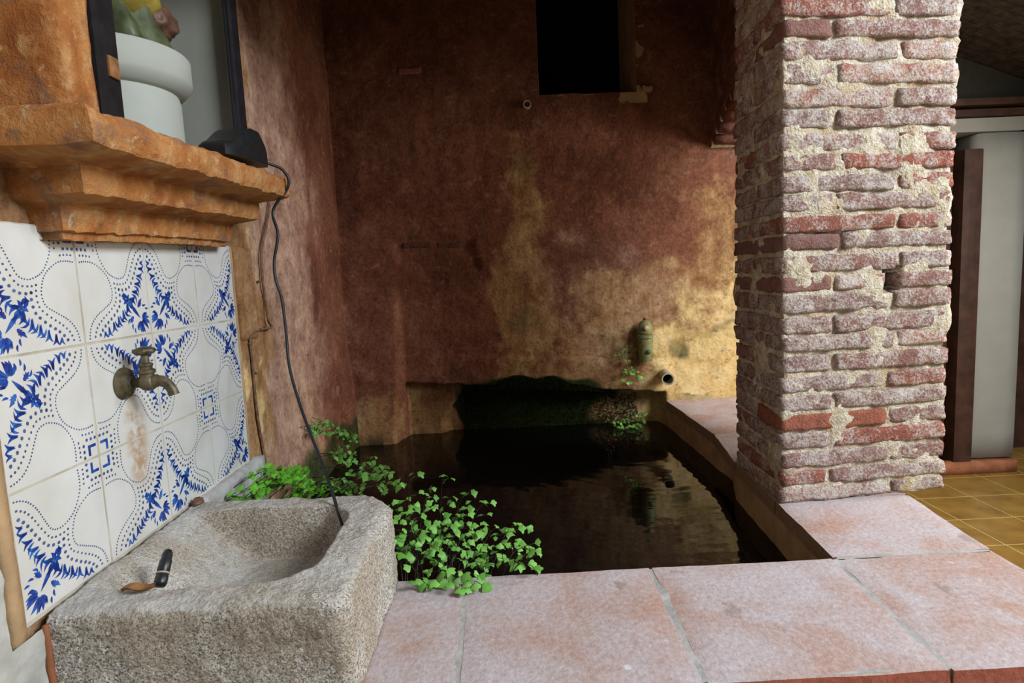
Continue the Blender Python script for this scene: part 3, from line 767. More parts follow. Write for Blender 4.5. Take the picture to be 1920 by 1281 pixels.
def make_decoration():
    polys = []; dots = []
    def dot(u, v, r):
        if r < u < 1 - r and r < v < 1 - r: dots.append([np.array([u + r * .85 * math.cos(a), v + r * math.sin(a)]) for a in np.arange(6) * math.pi / 3])
    def dotline(path, gap, r):
        P = catmull([(*p, 0) for p in path], 14); acc = 0; last = P[0]; dot(last[0], last[1], r)
        for q in P[1:]:
            acc += np.hypot(*(q - last)[:2]); last = q
            if acc >= gap: dot(q[0], q[1], r); acc = 0
    def sym(fn, *a):                                   # mirror about the diagonal
        fn(*a); fn([(q, p) for p, q in a[0]], *a[1:])
    # tile coordinates: u right, v down; bracket in the u=v=0 corner, flower in the 1,1 corner
    small = [(.005, .285), (.10, .275), (.20, .285), (.30, .335), (.375, .40), (.415, .48), (.43, .56), (.40, .645), (.30, .705), (.185, .765), (.105, .835), (.065, .91), (.05, .99)]
    sym(dotline, small, .025, .0088)
    sym(dotline, [(.005, .225), (.10, .222), (.20, .232)], .040, .0115)
    sym(dotline, [(.02, .17), (.10, .17), (.17, .175)], .052, .0165)
    med = [(.475, .475), (.485, .55), (.465, .66), (.355, .745), (.24, .815), (.16, .885), (.118, .975)]
    sym(dotline, med, .042, .0120)
    big = [(.535, .535), (.54, .60), (.515, .70), (.41, .79), (.295, .86), (.21, .93), (.185, .985)]
    sym(dotline, big, .054, .0175)
    t = .013
    polys.append([np.array(p) for p in ((.02, .105 - t), (.105 - t, .105 - t), (.105 - t, .02), (.105 + t, .02), (.105 + t, .105 + t), (.02, .105 + t))])
    # garland from the flower to the lower-left joint, mirrored to the upper-right
    def leaf(p, q, w=.34, b=.12):
        polys.append(teardrop(p, q, w, b)); polys.append(teardrop((p[1], p[0]), (q[1], q[0]), w, -b))
    gp = [(.63, .66), (.555, .735), (.475, .79), (.395, .838), (.32, .88), (.26, .915)]
    for k, (u, v) in enumerate(gp):
        z_ = 1.15 - .06 * k; dn = min(.985, v + .115 * z_) - v
        leaf((u, v), (u - .034 * z_, v + dn), .25, -.20)
        leaf((u + .014, v + .002), (u + .066 * z_, v + dn * .9), .27, .22)
        if k < 4: leaf((u + .03, v - .01), (u + .125 * z_, v + .06 * z_), .20, .24)
    leaf((.655, .625), (.555, .605), .42, .2); leaf((.665, .655), (.585, .685), .50, .15); leaf((.68, .665), (.635, .77), .30, .2)
    # spindle flower on the diagonal with a serrated leaf on each side
    polys.append(teardrop((.69, .69), (.835, .835), .20, 0))
    for s in (1, -1):
        polys.append(jag((.765 + .048 * s, .765 - .048 * s), math.atan2(-s, s), .078))
        polys.append(teardrop((.672, .672), (.735 + .040 * s, .645 - .030 * s), .34, .12 * s))
    for a, L, w in [(0, .16, .28), (.40, .155, .30), (-.40, .155, .30), (.85, .145, .32), (-.85, .145, .32), (1.3, .13, .30), (-1.3, .13, .30)]:
        an = math.pi / 4 + a; c, s = math.cos(an), math.sin(an)
        polys.append(teardrop((.845 + .020 * c, .845 + .020 * s), (min(.988, .845 + L * c), min(.988, .845 + L * s)), w, .10 if a > 0 else -.10))
    for u, v in ((.93, .79), (.79, .93), (.915, .70), (.70, .915), (.86, .645), (.645, .86), (.96, .86), (.86, .96), (.96, .735), (.735, .96)):
        an = math.atan2(v - .72, u - .72); polys.append(teardrop((u - .034 * math.cos(an), v - .034 * math.sin(an)), (min(.985, u + .030 * math.cos(an)), min(.985, v + .030 * math.sin(an))), .34, .12))
    for u, v, an in ((.62, .60, 2.2), (.60, .62, 2.6)): pass
    return polys, dots
polys, dots = make_decoration()
def flat_mesh(name, ps, mat, h):
    V = []; F = []
    for p in ps:
        n0 = len(V)
        V += [(h, (q[0] - .5) * (TS - .004), -(q[1] - .5) * (TS - .004)) for q in p]
        F.append(tuple(range(n0, n0 + len(p))))
    me = bpy.data.meshes.new(name); me.from_pydata(V, [], F); me.update(); me.materials.append(M[mat])
    bm = bmesh.new(); bm.from_mesh(me); bmesh.ops.triangulate(bm, faces=bm.faces)
    for f in bm.faces:
        if f.normal.x < 0: f.normal_flip()
    bm.to_mesh(me); bm.free(); return me
me_leaf = flat_mesh('painted_leaves', polys, 'blue', .0003); me_dot = flat_mesh('painted_dots', dots, 'blue_dot', .0003)
tb, tbf = rough_box(-.004, 0, 0, .008, TS - .0035, TS - .0035, n=(2, 4, 4), r=.0014, amp=0)
tme = None
# quarter turns put the bracket corner where each tile has it
ROTQ = {('T', 'L'): 0, ('T', 'R'): -1, ('B', 'R'): 2, ('B', 'L'): 1}
for r in range(3):
    for c in range(4):
        corner = ('B' if r == 1 else 'T', 'L' if c % 2 == 1 else 'R')
        ctr = (TX + .0008 * jr.uniform(-1, 1), TY0 + (c + .5) * TS, TZ0 - (r + .5) * TS)
        if tme is None:
            t = mk('tile', np.array(tb) + ctr, tbf, M['glaze'], panel, origin=ctr); tme = t.data; smooth_angle(t, 50)
        else:
            t = bpy.data.objects.new('tile', tme); col.objects.link(t); t.parent = panel; t.location = Vector(ctr) + Vector((0, 0, CZ)) - WORLD[panel]
        q = ROTQ[corner]
        for nm, me in (('painted_leaves', me_leaf), ('painted_dots', me_dot)):
            d = bpy.data.objects.new(nm, me); col.objects.link(d); d.parent = t; d.rotation_euler = (q * math.pi / 2, 0, 0)

# ------------------------------------------------------------------ moulded shelf under the niche
rings = [(-.755, .098, .97, 1.570), (-.700, .096, .985, 1.565), (-.698, .108, .983, 1.566), (-.690, .110, .975, 1.570), (-.688, .128, .973, 1.571), (-.684, .146, .970, 1.573), (-.680, .152, .966, 1.576),
         (-.645, .158, .948, 1.598), (-.630, .163, .940, 1.604), (-.627, .172, .938, 1.606), (-.624, .190, .937, 1.607), (-.625, .204, .937, 1.607), (-.612, .209, .928, 1.610),
         (-.570, .214, .870, 1.624), (-.553, .219, .856, 1.630), (-.549, .228, .852, 1.632), (-.547, .248, .850, 1.633), (-.550, .264, .852, 1.631), (-.562, .271, .860, 1.624), (-.760, .273, .865, 1.622)]
V = []; F = []
na, nb2 = 12, 64
prof_n = None
for (x, z, ya, yb) in rings:
    pts = [(WALL - .01 + (x - WALL + .01) * i / na, ya) for i in range(na)] + [(x, ya + (yb - ya) * i / nb2) for i in range(nb2)] + [(x + (WALL - .01 - x) * i / na, yb) for i in range(na + 1)]
    for (px, py) in pts:
        tl = .020 * (py - 1.24) / .4 * .6
        a = .0055 * fbm(px, py, z, 18, 4) + .003 * fbm(px, py, z, 70, 2); am = 1 if px > WALL + .02 else 0
        V.append((px + a * am, py + a * .4 * am, z + tl + a * .6 * am))
    prof_n = len(pts)
for i in range(len(rings) - 1):
    for k in range(prof_n - 1):
        a = i * prof_n + k; F.append((a, a + 1, a + prof_n + 1, a + prof_n))
sh = mk('stone_shelf', V, F, M['shelf'], smooth=False); smooth_angle(sh, 26)
tag(sh, 'moulded stone shelf in flaking orange limewash under the statue niche', 'shelf')

# ------------------------------------------------------------------ niche door, pedestal, figurine
fr = empty('niche_door', (WALL + .02, 1.47, .284)); tag(fr, 'black iron framed glass door closing the white statue niche', 'door')
BX = WALL + .014
for nm, a in (('upright', (1.155, 1.225, .284, 1.25)), ('upright', (1.775, 1.820, .284, 1.25))):
    mk(nm, *bev_box(BX - .012, BX + .012, a[0], a[1], a[2], a[3], r=.003), M['black_iron'], fr)
mk('rail', *bev_box(BX - .011, BX + .011, 1.225, 1.775, .284, .297, r=.003), M['black_iron'], fr)
mk('rail', *bev_box(BX - .011, BX + .011, 1.225, 1.775, 1.215, 1.25, r=.003), M['black_iron'], fr)
mk('hinge', *bev_box(BX + .010, BX + .018, 1.185, 1.215, .405, .445, r=.003), M['dry'], fr)
mk('glass_pane', *box(BX - .002, BX + .002, 1.225, 1.775, .295, 1.215), M['glass'], fr)
PC = (-.93, 1.56)
ped = empty('pedestal', (PC[0], PC[1], NZ0)); tag(ped, 'round white plaster pedestal with flared rim inside the niche', 'pedestal')
V, F = lathe([(.140, NZ0), (.140, .36), (.143, .362), (.140, .366), (.140, .47), (.135, .490)], (PC[0], PC[1], 0), sides=48); mk('drum', V, F, M['pedestal_white'], ped, smooth=False); 
V, F = lathe([(.138, .488), (.150, .492), (.166, .510), (.170, .520), (.170, .575), (.166, .580), (.02, .582)], (PC[0], PC[1], 0), sides=48); o = mk('rim', V, F, M['pedestal_white'], ped); smooth_angle(o, 40)
for o in ped.children: smooth_angle(o, 40)
st_ = empty('figurine', (PC[0], PC[1], .583)); tag(st_, 'painted figurine in green and yellow robe standing on the white pedestal', 'statue')
def folds(a, h): return .10 * math.sin(a * 7 + h * 20) + .06 * math.sin(a * 11)
V, F = lathe([(.112, .582), (.118, .60), (.110, .63), (.095, .66), (.085, .70), (.075, .76), (.05, .80)], (PC[0] + .005, PC[1] + .01, 0), sides=56, fold=folds); o = mk('green_mantle', V, F, M['robe_green'], st_, smooth=True)
V, F = lathe([(.060, .67), (.098, .70), (.094, .74), (.082, .80), (.070, .88), (.078, .95), (.065, 1.0), (.025, 1.02)], (PC[0] + .02, PC[1] - .012, 0), sides=56, fold=lambda a, h: .08 * math.sin(a * 6 + h * 14)); mk('yellow_robe', V, F, M['robe_yellow'], st_, smooth=True)
V, F = lathe([(.022, 1.01), (.024, 1.03), (.036, 1.05), (.040, 1.075), (.036, 1.10), (.018, 1.12)], (PC[0] + .02, PC[1] - .012, 0), sides=24); mk('head', V, F, M['statue_skin'], st_, smooth=True)
P, F = cubegrid(10, 10, 10); V = []
for p in P:
    q = p / np.linalg.norm(p); a = 1 + .22 * fbm(q[0] + 4, q[1], q[2], 2.2, 3)
    V.append((PC[0] + .085 + q[0] * .040 * a, PC[1] + .070 + q[1] * .050 * a, .680 + q[2] * .042 * a))
mk('brown_rock', V, F, M['statue_brown'], st_, smooth=True)
V, F = tube(catmull([(PC[0] + .09, PC[1] + .06, .585), (PC[0] + .07, PC[1] + .105, .588), (PC[0] + .02, PC[1] + .135, .586)], 6), [.008] * 6 + [.007] * 4 + [.004] * 3, 8); mk('staff', V, F, M['statue_brown'], st_, smooth=True)

# ------------------------------------------------------------------ transformer with its cable, old wire
tr = empty('transformer', (-.615, 1.44, .285)); tag(tr, 'black plastic transformer with a long cable lying on the orange shelf', 'transformer')
P, F = cubegrid(12, 20, 6); V = []
for a, b, c in P:
    L = .235; y = b * L; t = b + .5
    hgt = .030 + .046 * sst(0, .60, t) * (1 - .25 * sst(.8, 1., t)); wd = .075 + .012 * math.sin(math.pi * t)
    xx = a * wd * (1 - .25 * (abs(b) * 2) ** 6); zz_ = (c + .5) * hgt
    top = c > .1
    if c > .1: xx *= 1 - .22 * (c - .1) / .4; y *= 1 - .10 * (c - .1) / .4
    V.append((-.600 + xx, 1.435 + y, .284 + zz_ + .012 * t))
body = mk('housing', V, F, M['black_plastic'], tr); smooth_angle(body, 45)
mk('seam', *bev_box(-.567, -.5605, 1.39, 1.53, .308, .311, r=.001), M['cable_rubber'], body)
cpts = [(-.595, 1.545, .310), (-.572, 1.575, .308), (-.545, 1.590, .292), (-.538, 1.592, .255)]
for (px, py, Y) in ((512, 395, 1.585), (521, 440, 1.57), (514, 490, 1.56), (517, 525, 1.555), (528, 560, 1.55), (536, 620, 1.52), (543, 690, 1.48), (566, 770, 1.43), (600, 860, 1.36), (622, 920, 1.30), (634, 960, 1.265), (643, 990, 1.235), (645, 1003, 1.222)):
    cpts.append(tuple(pix(px, py, Y)))
V, F = tube(catmull(cpts, 8), .0036, 8); mk('cable', V, F, M['cable_rubber'], tr, smooth=True)
wpts = []
for (px, py) in ((507, 372), (503, 405), (496, 440), (490, 470), (492, 520), (497, 560), (503, 600), (509, 613), (490, 618), (474, 626), (469, 645), (474, 690), (480, 760), (489, 820), (500, 880)):
    p = pixX(px, py, WALL + .02); p = pixX(px, py, left_x(p.y, p.z) + .006); wpts.append(tuple(p))
V, F = tube(catmull(wpts, 6), .0042, 7)
ow = mk('old_wire', V, F, M['old_wire'], smooth=True); tag(ow, 'old brown wire clipped down the plaster beside the tiles', 'wire')
for (px, py) in ((493, 528), (509, 613), (469, 645), (480, 700)):
    p = pixX(px, py, WALL + .02); V, F = rough_box(left_x(p.y, p.z) + .007, p.y, p.z, .012, .010, .008, n=(3, 3, 3), r=.003, amp=.001); mk('clip', V, F, M['old_wire'], ow)

# ------------------------------------------------------------------ wall tap over the sink
tp = empty('wall_tap', (TX, 1.140, -.175)); tag(tp, 'green tarnished bronze tap with a round handle on the blue tiles', 'tap')
ty, tz = 1.140, -.172
V, F = lathe([(.030, 0), (.031, .003), (.029, .007), (.022, .009), (.020, .013), (.013, .016), (.012, .020)], (TX + .0005, ty, tz), (1, 0, 0), 28); o = mk('flange', V, F, M['bronze'], tp); smooth_angle(o, 35)
V, F = lathe([(.010, .015), (.010, .034), (.0125, .036), (.016, .042), (.017, .050), (.015, .057), (.012, .061)], (TX, ty, tz), (1, 0, 0), 20); o = mk('body', V, F, M['bronze'], tp, smooth=True)
V, F = tube(catmull([(TX + .052, ty, tz), (TX + .068, ty, tz + .002), (TX + .082, ty, tz - .003), (TX + .091, ty, tz - .015), (TX + .095, ty, tz - .027)], 6), [.0125] * 6 + [.0105] * 6 + [.0095] * 12 + [.0105], 14); o = mk('spout', V, F, M['bronze'], tp, smooth=True)
V, F = lathe([(.013, .008), (.013, .016), (.0155, .018), (.0155, .024), (.011, .026), (.011, .030), (.0125, .032), (.0125, .036), (.0075, .038), (.0065, .055)], (TX + .047, ty, tz), (0, 0, 1), 18); o = mk('valve_stem', V, F, M['bronze'], tp); smooth_angle(o, 35)
V, F = lathe([(.006, .052), (.014, .054), (.019, .059), (.018, .064), (.010, .067), (.004, .069)], (TX + .047, ty, tz), (0, 0, 1), 24, fold=lambda a, h: .10 * math.cos(a * 6)); mk('handle', V, F, M['bronze'], tp, smooth=True)

# ------------------------------------------------------------------ stone sink
SX0, SX1, SY0, SY1, SZ0, SZ1 = WALL + .021, -.262, .878, 1.345, LEDGE + .001, -.487
def sink_depth(x, y):
    cx, cy, hx, hy, R = (-.70 - .345) / 2, (.948 + 1.283) / 2, (.70 - .345) / 2, (1.283 - .948) / 2, .085
    qx, qy = abs(x - cx) - (hx - R), abs(y - cy) - (hy - R)
    if x < cx: qx = min(qx, 0)
    d = math.hypot(max(qx, 0), max(qy, 0)) + min(max(qx, qy), 0) - R          # <0 inside
    d += .006 * nz(x, y, 0, 14)
    k = sst(.004, -.030 + .012 * sst(1.1, 1.25, y), d)
    left = sst(-.725, -.545, x)
    return .112 * k * left - .006 * sst(.0, .03, abs(d)) * 0
nx3, ny3, nz3 = 110, 110, 26
P, F = cubegrid(nx3, ny3, nz3); V = []
for a, b, c in P:
    x = SX0 + (a + .5) * (SX1 - SX0); y = SY0 + (b + .5) * (SY1 - SY0); z = SZ0 + (c + .5) * (SZ1 - SZ0)
    n_ = [0, 0, 0]
    topf = c > .499
    # round the upper edges and the two free corners
    R = .028
    ix = min(x, SX1 - R); iy = min(max(y, SY0 + R), SY1 - R * .6); iz = min(z, SZ1 - R * .7)
    dx, dy, dz = x - ix, y - iy, (z - iz) * (1 / .7)
    L = math.sqrt(dx * dx + dy * dy + dz * dz)
    if L > 1e-9:
        m = max(abs(dx), abs(dy), abs(dz)); k = m / L
        x, y, z = ix + dx * k, iy + dy * k, iz + dz * k * .7
        n_ = [dx / L, dy / L, dz / L]
    # the back right corner is knocked off
    cut = (x - SX1) + (y - SY1) + .085
    if cut > 0: x -= cut * .5; y -= cut * .5
    if topf:
        z -= sink_depth(x, y); n_ = [0, 0, 1]
    a2 = .0030 * fbm(x, y, z, 30, 4) + .0045 * fbm(x, y, z, 6, 3) + .0016 * fbm(x, y, z, 110, 2)
    taper = .02 * (SZ1 - z) / .17 if not topf else 0
    V.append((x + n_[0] * a2 + (.0 if x < SX0 + .01 else .3 * taper), y + n_[1] * a2, z + n_[2] * a2))
sk = empty('stone_sink', ((SX0 + SX1) / 2, (SY0 + SY1) / 2, SZ0)); tag(sk, 'rough carved granite sink standing on the pool coping below the tap', 'sink')
mk('stone_trough', V, F, M['granite'], sk, smooth=True)
mk('wall_bracket', *rough_box(-.722, .876, -.60, .010, .010, .20, n=(2, 2, 8), r=.003, amp=.002), M['terracotta_step'], sk, smooth=True)
#mk('support_block', *rough_box(-.50, .98, (FLOOR + LEDGE) / 2 - .03, .44, .18, LEDGE - FLOOR - .07, n=(8, 4, 12), r=.02, amp=.006, fs=12), M['whitewash'], sk, smooth=True)
def surf_z(x, y): return SZ1 - sink_depth(x, y)
# things in and on the sink
def lump(name, c, s, mat, rot=0, amp=.15, seed=0, parent=None, n=8):
    P, F = cubegrid(n, n, n); V = []; cr, sr = math.cos(rot), math.sin(rot)
    for p in P:
        q = p / np.linalg.norm(p); a = 1 + amp * fbm(q[0] + seed, q[1], q[2], 1.8, 3); q = q * a * np.array(s)
        V.append((c[0] + q[0] * cr - q[1] * sr, c[1] + q[0] * sr + q[1] * cr, c[2] + q[2]))
    return mk(name, V, F, M[mat], parent, smooth=True)
px, py = -.598, 1.0
pg = empty('drain_plug', (px, py, surf_z(px, py))); tag(pg, 'shiny black rubber drain plug leaning inside the granite sink', 'plug')
q0 = pix(299, 1101, .985); q1 = pix(309, 1060, 1.012)
dv = (q1 - q0)
V, F = lathe([(.002, 0), (.0085, .001), (.0105, .006), (.0105, .018), (.0088, .021), (.0088, .025), (.0105, .028), (.010, .045), (.0086, .048), (.009, .056), (.006, .064), (.002, .066)], q0, dv, 16)
o = mk('rubber_body', V, F, M['black_plastic'], pg, smooth=True)
V, F = lathe([(.0091, 0), (.0112, .0005), (.0112, .0025), (.0091, .003)], q0 + dv.normalized() * .0215, dv, 16); mk('ring', V, F, M['pipe_pvc'], pg, smooth=True)
pb = lump('pebble', (-.712, 1.325, SZ1 + .008), (.011, .015, .009), 'statue_brown', amp=.25, seed=3); tag(pb, 'small dark brown pebble on the sink rim against the tiles', 'pebble')
V = []; F = []
for i in range(9):
    t = i / 8
    for j in range(5):
        s = j / 4 - .5; w = .022 * math.sin(math.pi * (.08 + .84 * t)) * 2
        x = -.638 + .050 * t; y = .932 + .006 * t + s * w * .5; V.append((x, y, SZ1 + .0055 + .006 * (2 * s) ** 2 + .003 * math.sin(t * 7)))
for i in range(8):
    for j in range(4): a = i * 5 + j; F.append((a, a + 5, a + 6, a + 1))
V2 = [(x, y, z - .0008) for x, y, z in V]; n0 = len(V); F2 = F + [tuple(n0 + k for k in f[::-1]) for f in F]
dl = mk('dry_leaf', V + V2, F2, M['dry'], smooth=True); tag(dl, 'curled brown dry leaf on the front rim of the sink', 'leaf')

# ------------------------------------------------------------------ spout, pipes on the back wall
sp_ = empty('fountain_spout', (.695, 2.90, -.455)); tag(sp_, 'green corroded bronze fountain spout with domed cap on the back wall', 'spout')
c = (.694, 2.905, 0)
V, F = lathe([(.030, -.450), (.034, -.440), (.035, -.40), (.037, -.36), (.036, -.335)], c, sides=24); o = mk('barrel', V, F, M['bronze_green'], sp_); smooth_angle(o, 40)
V, F = lathe([(.036, -.338), (.041, -.335), (.041, -.322), (.036, -.319)], c, sides=24); o = mk('collar', V, F, M['bronze_green'], sp_); smooth_angle(o, 40)
V, F = lathe([(.035, -.320), (.037, -.305), (.036, -.285), (.029, -.263), (.016, -.250), (.004, -.247)], c, sides=24); mk('domed_cap', V, F, M['bronze_green'], sp_, smooth=True)
V, F = lathe([(.003, -.249), (.009, -.246), (.009, -.238), (.003, -.235)], c, sides=12); mk('knob', V, F, M['bronze'], sp_, smooth=True)
V, F = lathe([(.012, 0), (.012, .008), (.008, .011)], (c[0] - .004, c[1] - .034, -.283), (0, -1, 0), 12); mk('push_button', V, F, M['statue_skin'], sp_, smooth=True)
V, F = lathe([(.011, 0), (.011, .010), (.007, .013)], (c[0] + .006, c[1] - .034, -.40), (0, -1, 0), 12); mk('outlet', V, F, M['bronze'], sp_, smooth=True)
mk('wall_mount', *bev_box(.668, .720, 2.925, 2.955, -.44, -.30, r=.004), M['bronze_green'], sp_)
def pipe(name, c, axis, r, wall, L, mat, label, cat='pipe', dark='dark_room'):
    e = empty(name, c); tag(e, label, cat)
    V, F = lathe([(r, 0), (r, L), (r - wall, L), (r - wall, .02)], c, axis, 24); F = F[:-2]
    o = mk('pipe_wall', V, F, M[mat], e); smooth_angle(o, 40)
    ax = Vector(axis).normalized(); V, F = lathe([(r - wall + .0002, L * .35), (r - wall + .0002, L * .35 + .002)], c, axis, 24); mk('dark_bore', V, F, M[dark], e)
pipe('outlet_pipe', (.800, 2.965, -.527), (-.14, -1, -.02), .030, .006, .15, 'pipe_pvc', 'short hollow overflow pipe jutting from the wall under the bronze spout')
pipe('vent_pipe', (.163, 2.965, .800), (0, -1, 0), .019, .005, .035, 'pipe_pvc', 'small pipe end flush with the wall below the dark opening')

# ------------------------------------------------------------------ plants
def leaflet_mesh(k):
    """lobed fan of a maidenhair fern, base at the origin, 1 unit long, slightly cupped"""
    rr = random.Random(50 + k); n = 8; V = [(0, 0, 0)]; F = []
    spread = math.radians((62, 52, 70)[k])
    for i in range(n + 1):
        a = -spread + 2 * spread * i / n; r = (1.0 if i % 3 else .84) * (1 - .16 * abs(i / n - .5) * 2) * rr.uniform(.95, 1.04)
        V.append((math.sin(a) * r * .92, math.cos(a) * r, .10 * math.cos(a * 1.6) - .16 * (math.sin(a)) ** 2))
    for i in range(n + 1):
        x, y, z = V[1 + i]; V.append((x * .55, y * .55, z * .25 + .10))
    for i in range(n):
        F.append((0, n + 2 + i, n + 3 + i)); F.append((n + 2 + i, 1 + i, 2 + i, n + 3 + i))
    return V, F
LEAF = {}
for mk_ in ('leaf', 'leaf_bright', 'leaf_dull', 'dry'):
    for k in range(3):
        V, F = leaflet_mesh(k); me = bpy.data.meshes.new('leaflet'); me.from_pydata(V, [], [f[::-1] for f in F]); me.update(); me.materials.append(M[mk_])
        me.polygons.foreach_set('use_smooth', [True] * len(me.polygons)); LEAF[mk_, k] = me
def put_leaf(parent, p, d, nrm, s, mat, rr, name='leaflet'):
    o = bpy.data.objects.new(name, LEAF[mat, rr.randrange(3)]); col.objects.link(o); o.parent = parent
    y = d.normalized(); x = y.cross(nrm)
    if x.length < 1e-3: x = y.orthogonal()
    x.normalize(); z = x.cross(y)
    m = Matrix(((x.x, y.x, z.x), (x.y, y.y, z.y), (x.z, y.z, z.z))).to_4x4(); m.translation = Vector(p) + Vector((0, 0, CZ)) - WORLD[parent]
    o.matrix_local = m @ Matrix.Diagonal((s, s, s, 1))
    return o
def frond(plant, root, tip, rr, lift=.05, nbr=5, nlf=3, ls=.017, mat='leaf', name='frond', spread=.05, start=.35):
    """arching wiry stem with side twigs; leaflets sit on the twigs"""
    root, tip = Vector(root), Vector(tip); mid = (root + tip) / 2 + Vector((0, 0, lift))
    C_ = [root * (1 - t) ** 2 + mid * 2 * t * (1 - t) + tip * t * t for t in [i / 10 for i in range(11)]]
    mb = MB(); mb.add(*tube(C_, [.0014 - .0008 * i / 10 for i in range(11)], 5)); todo = []
    axis = (tip - root).normalized()
    for b in range(nbr):
        t = start + (1 - start) * (b + .5) / nbr; i = min(9, int(t * 10)); p = C_[i].lerp(C_[i + 1], t * 10 - i); tan = (C_[i + 1] - C_[i]).normalized()
        side = tan.cross(Vector((0, 0, 1))); side = side.normalized() if side.length > .05 else Vector((1, 0, 0))
        s = 1 if b % 2 else -1; L = spread * (1.15 - .6 * t) * rr.uniform(.8, 1.25)
        end = p + (side * s * .8 + tan * .75 + Vector((0, 0, rr.uniform(-.35, .3)))).normalized() * L
        mb.add(*tube([p, p.lerp(end, .5) + Vector((0, 0, .002)), end], [.0007] * 3, 4))
        for q in range(nlf):
            u = (q + 1) / nlf; c = p.lerp(end, u); sd = (end - p).cross(Vector((0, 0, 1))).normalized() * (1 if q % 2 else -1)
            dd = (end - p).normalized() * (.9 if q == nlf - 1 else .45) + sd * (.1 if q == nlf - 1 else .9) + Vector((0, 0, rr.uniform(-.5, .25)))
            todo.append((c, dd))
    todo.append((tip, tan))
    f = mb.build(name, M['stem'], plant, origin=tuple(root), smooth=True)
    for c, dd in todo:
        nrm = Vector((rr.uniform(-.55, .55), -.55 + rr.uniform(-.5, .4), .8)).normalized()
        put_leaf(f, c, dd, nrm, ls * rr.uniform(.7, 1.2), mat, rr)
    return len(todo)
rr = random.Random(21)
fa = empty('maidenhair_fern', (-.15, LI + .02, -.70)); tag(fa, 'bright maidenhair fern arching over the dark water beside the granite sink', 'fern')
nl = 0
tips = [(770, 892, -.575), (745, 945, -.60), (830, 895, -.60), (800, 930, -.60), (868, 928, -.615), (905, 945, -.625), (930, 990, -.635), (965, 985, -.63), (985, 1030, -.645), (998, 1068, -.645), (940, 1045, -.655), (880, 1000, -.63), (830, 985, -.61), (775, 1000, -.62), (850, 1045, -.65), (790, 1050, -.65), (745, 1030, -.64), (905, 1060, -.66), (765, 965, -.60), (860, 970, -.62)]
for k, (px, py, Z) in enumerate(tips):
    v = rt * ((px - 960) / FPX) - up * ((py - 640.5) / FPX) + fwd; tp_ = v * (Z / v.z)
    rx = -.25 + .20 * min(1, max(0, (px - 740) / 260)) + rr.uniform(-.03, .03)
    if tp_.y < LI + .012: tp_.y = LI + .012
    nl += frond(fa, (rx, LI + .012 + rr.uniform(0, .03), -.72 + rr.uniform(-.02, .02)), tp_, rr, lift=.07, nbr=6, nlf=2, ls=.0185, mat='leaf', spread=.052, start=.22)
for (x0, y0, x1, y1) in ((-.22, 1.275, -.20, 1.215), (-.19, 1.275, -.155, 1.225), (-.16, 1.275, -.115, 1.19), (-.13, 1.28, -.085, 1.20)):
    nl += frond(fa, (x0, y0, -.69), (x1, y1, LEDGE + .016), rr, lift=.06, nbr=3, nlf=2, ls=.021, mat='leaf', spread=.03, start=.6)
for (dx, dy, dz) in ((-.125, 1.262, -.645), (-.12, 1.255, -.640), (-.118, 1.205, LEDGE + .006), (-.105, 1.20, LEDGE + .006)):
    o = put_leaf(fa, Vector((dx, dy, dz)), Vector((.3, -.5, .1)), Vector((0, -.4, 1)), .010, 'dry', rr, 'dry_leaflet')
print('fern a leaflets', nl)
# cushion behind the sink, rooted in the wall
rr = random.Random(5)
fb = empty('maidenhair_fern', (-.70, 1.60, -.62)); tag(fb, 'dense low cushion of maidenhair fern between the sink and the left wall', 'fern')
nl = 0
for k in range(33):
    px = 470 + 190 * rr.random() ** 1.15 + (50 if k % 6 == 0 else 0); py = 888 + 38 * rr.random() - (16 if 500 < px < 565 else 0)
    off = .03 + .12 * rr.random(); p = pixX(px, py, WALL + .02 + off)
    if p.y < 1.40: p = pix(px, py, 1.40 + .1 * rr.random())
    root = (left_x(p.y, p.z) - .005, p.y + rr.uniform(-.04, .04), p.z - .07)
    nl += frond(fb, root, p, rr, lift=.015, nbr=4, nlf=2, ls=.0195, mat='leaf_bright', spread=.034, start=.30)
print('fern b leaflets', nl)
fc = empty('maidenhair_fern', (-.72, 2.25, -.66)); tag(fc, 'dull green fern climbing the plaster of the shaded pool corner', 'fern')
nl = 0
for k in range(26):
    if k < 11: px, py, off = 565 + 95 * rr.random(), 790 + 75 * rr.random(), .012 + .03 * rr.random()
    else: px, py, off = 640 + 112 * rr.random(), 845 + 80 * rr.random(), .05 + .16 * rr.random()
    p = pixX(px, py, WALL + off)
    if k >= 11: p = pix(px, py, 1.62 + .40 * rr.random())
    if p.z < -.75: p = p * (.75 / -p.z)
    root = (max(left_x(p.y, p.z) - .005, p.x - .12), min(p.y + rr.uniform(-.02, .08), 2.86), p.z + rr.uniform(-.04, .04))
    nl += frond(fc, root, p, rr, lift=.025, nbr=3, nlf=3, ls=.017, mat='leaf_dull', spread=.045, start=.3)
print('fern c leaflets', nl)
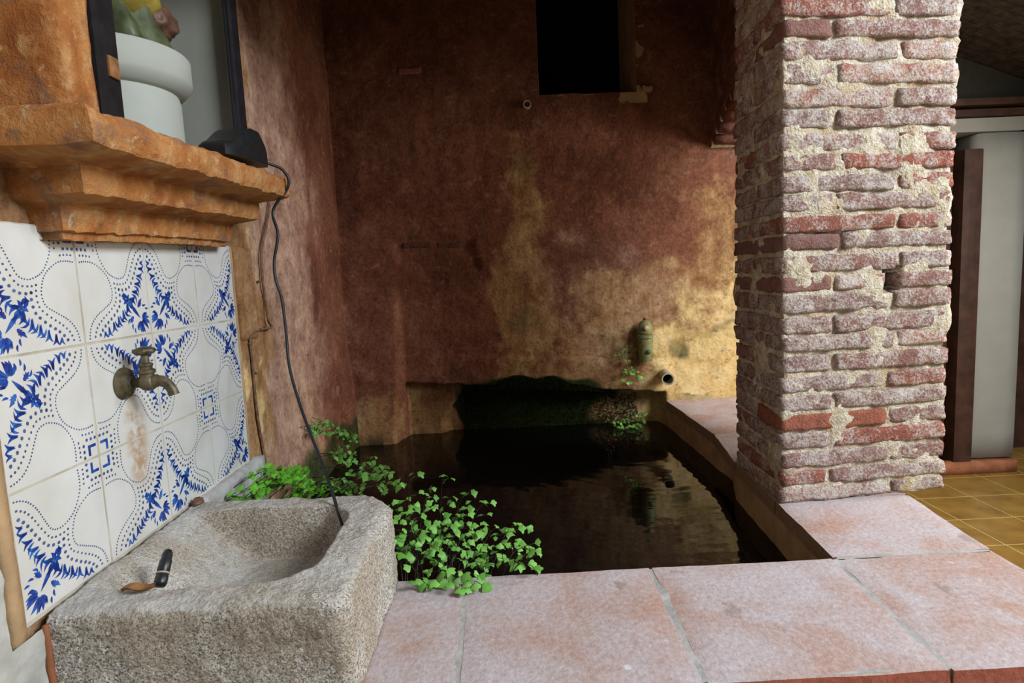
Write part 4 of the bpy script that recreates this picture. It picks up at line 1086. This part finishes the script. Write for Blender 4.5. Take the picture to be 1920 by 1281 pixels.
def sprig(pts, label, n_, ls, mat, seed, sp=.03):
    r_ = random.Random(seed); P = [pix(x, y, Y) for x, y, Y in pts]
    e = empty('fern_sprig', tuple(P[0])); tag(e, label, 'fern')
    for k in range(n_):
        a = P[0] + Vector((r_.uniform(-.01, .01), 0, r_.uniform(-.01, .01))); b = P[1].lerp(P[2], r_.random()) + Vector((r_.uniform(-.03, .03), r_.uniform(-.03, 0), r_.uniform(-.03, .03)))
        frond(e, a, b, r_, lift=.01, nbr=3, nlf=2, ls=ls, mat=mat, spread=sp, start=.3)
sprig([(1165, 655, 2.93), (1150, 640, 2.90), (1172, 668, 2.90)], 'pale green fern sprig rooted in the crack beside the bronze spout', 3, .015, 'leaf_dull', 1)
sprig([(1178, 685, 2.93), (1185, 700, 2.88), (1178, 722, 2.88)], 'green fern sprig drooping over the lintel edge left of the pipe', 3, .017, 'leaf', 2)
sprig([(1165, 775, 2.99), (1155, 785, 2.93), (1165, 800, 2.93)], 'small green fern tuft on the mossy wall below the lintel', 3, .016, 'leaf', 3)
sprig([(1205, 775, 2.99), (1190, 790, 2.93), (1215, 805, 2.93)], 'leafy fern tuft hanging above the water near the corner', 4, .018, 'leaf', 4)
sprig([(1140, 745, 2.93), (1140, 775, 2.92), (1143, 800, 2.92)], 'dried brown sprig hanging from the lintel over the moss', 3, .010, 'dry', 5, .02)
# moss fringe on the lintel: thousands of tiny blades
r_ = random.Random(8); V = []; F = []
def blade(p, d, L, w):
    n0 = len(V); d = d.normalized(); s = d.cross(Vector((0, 1, 0))).normalized() * w
    V.extend([tuple(p - s), tuple(p + s), tuple(p + d * L)]); F.append((n0, n0 + 1, n0 + 2))
for k in range(5200):
    x = -.19 + .68 * r_.random(); t = r_.random(); z = seg_z(x) + .085 * t * sst(-.20, .02, x) * sst(.50, .30, x) * max(.12, .55 + 1.1 * nz(x, 3, 0, 7)) + .004
    y = BACK - back_relief(x, z) - .001
    blade(Vector((x, y, z)), Vector((r_.uniform(-.6, .6), -.8, r_.uniform(-.8, .3))), .010 + .010 * r_.random(), .0016)
for k in range(5000):
    x = -.22 + .90 * r_.random() ** 1.3; z = WATER + .003 + (seg_z(x) - WATER) * r_.random() * .85
    y = BACK - back_relief(x, z) - .001
    blade(Vector((x, y, z)), Vector((r_.uniform(-.6, .6), -.8, r_.uniform(-.9, .1))), .008 + .010 * r_.random(), .0018)
ms = mk('moss', V, F, M['moss']); tag(ms, 'dark green moss fringing the lintel and the wall just above the water', 'moss', kind='stuff')
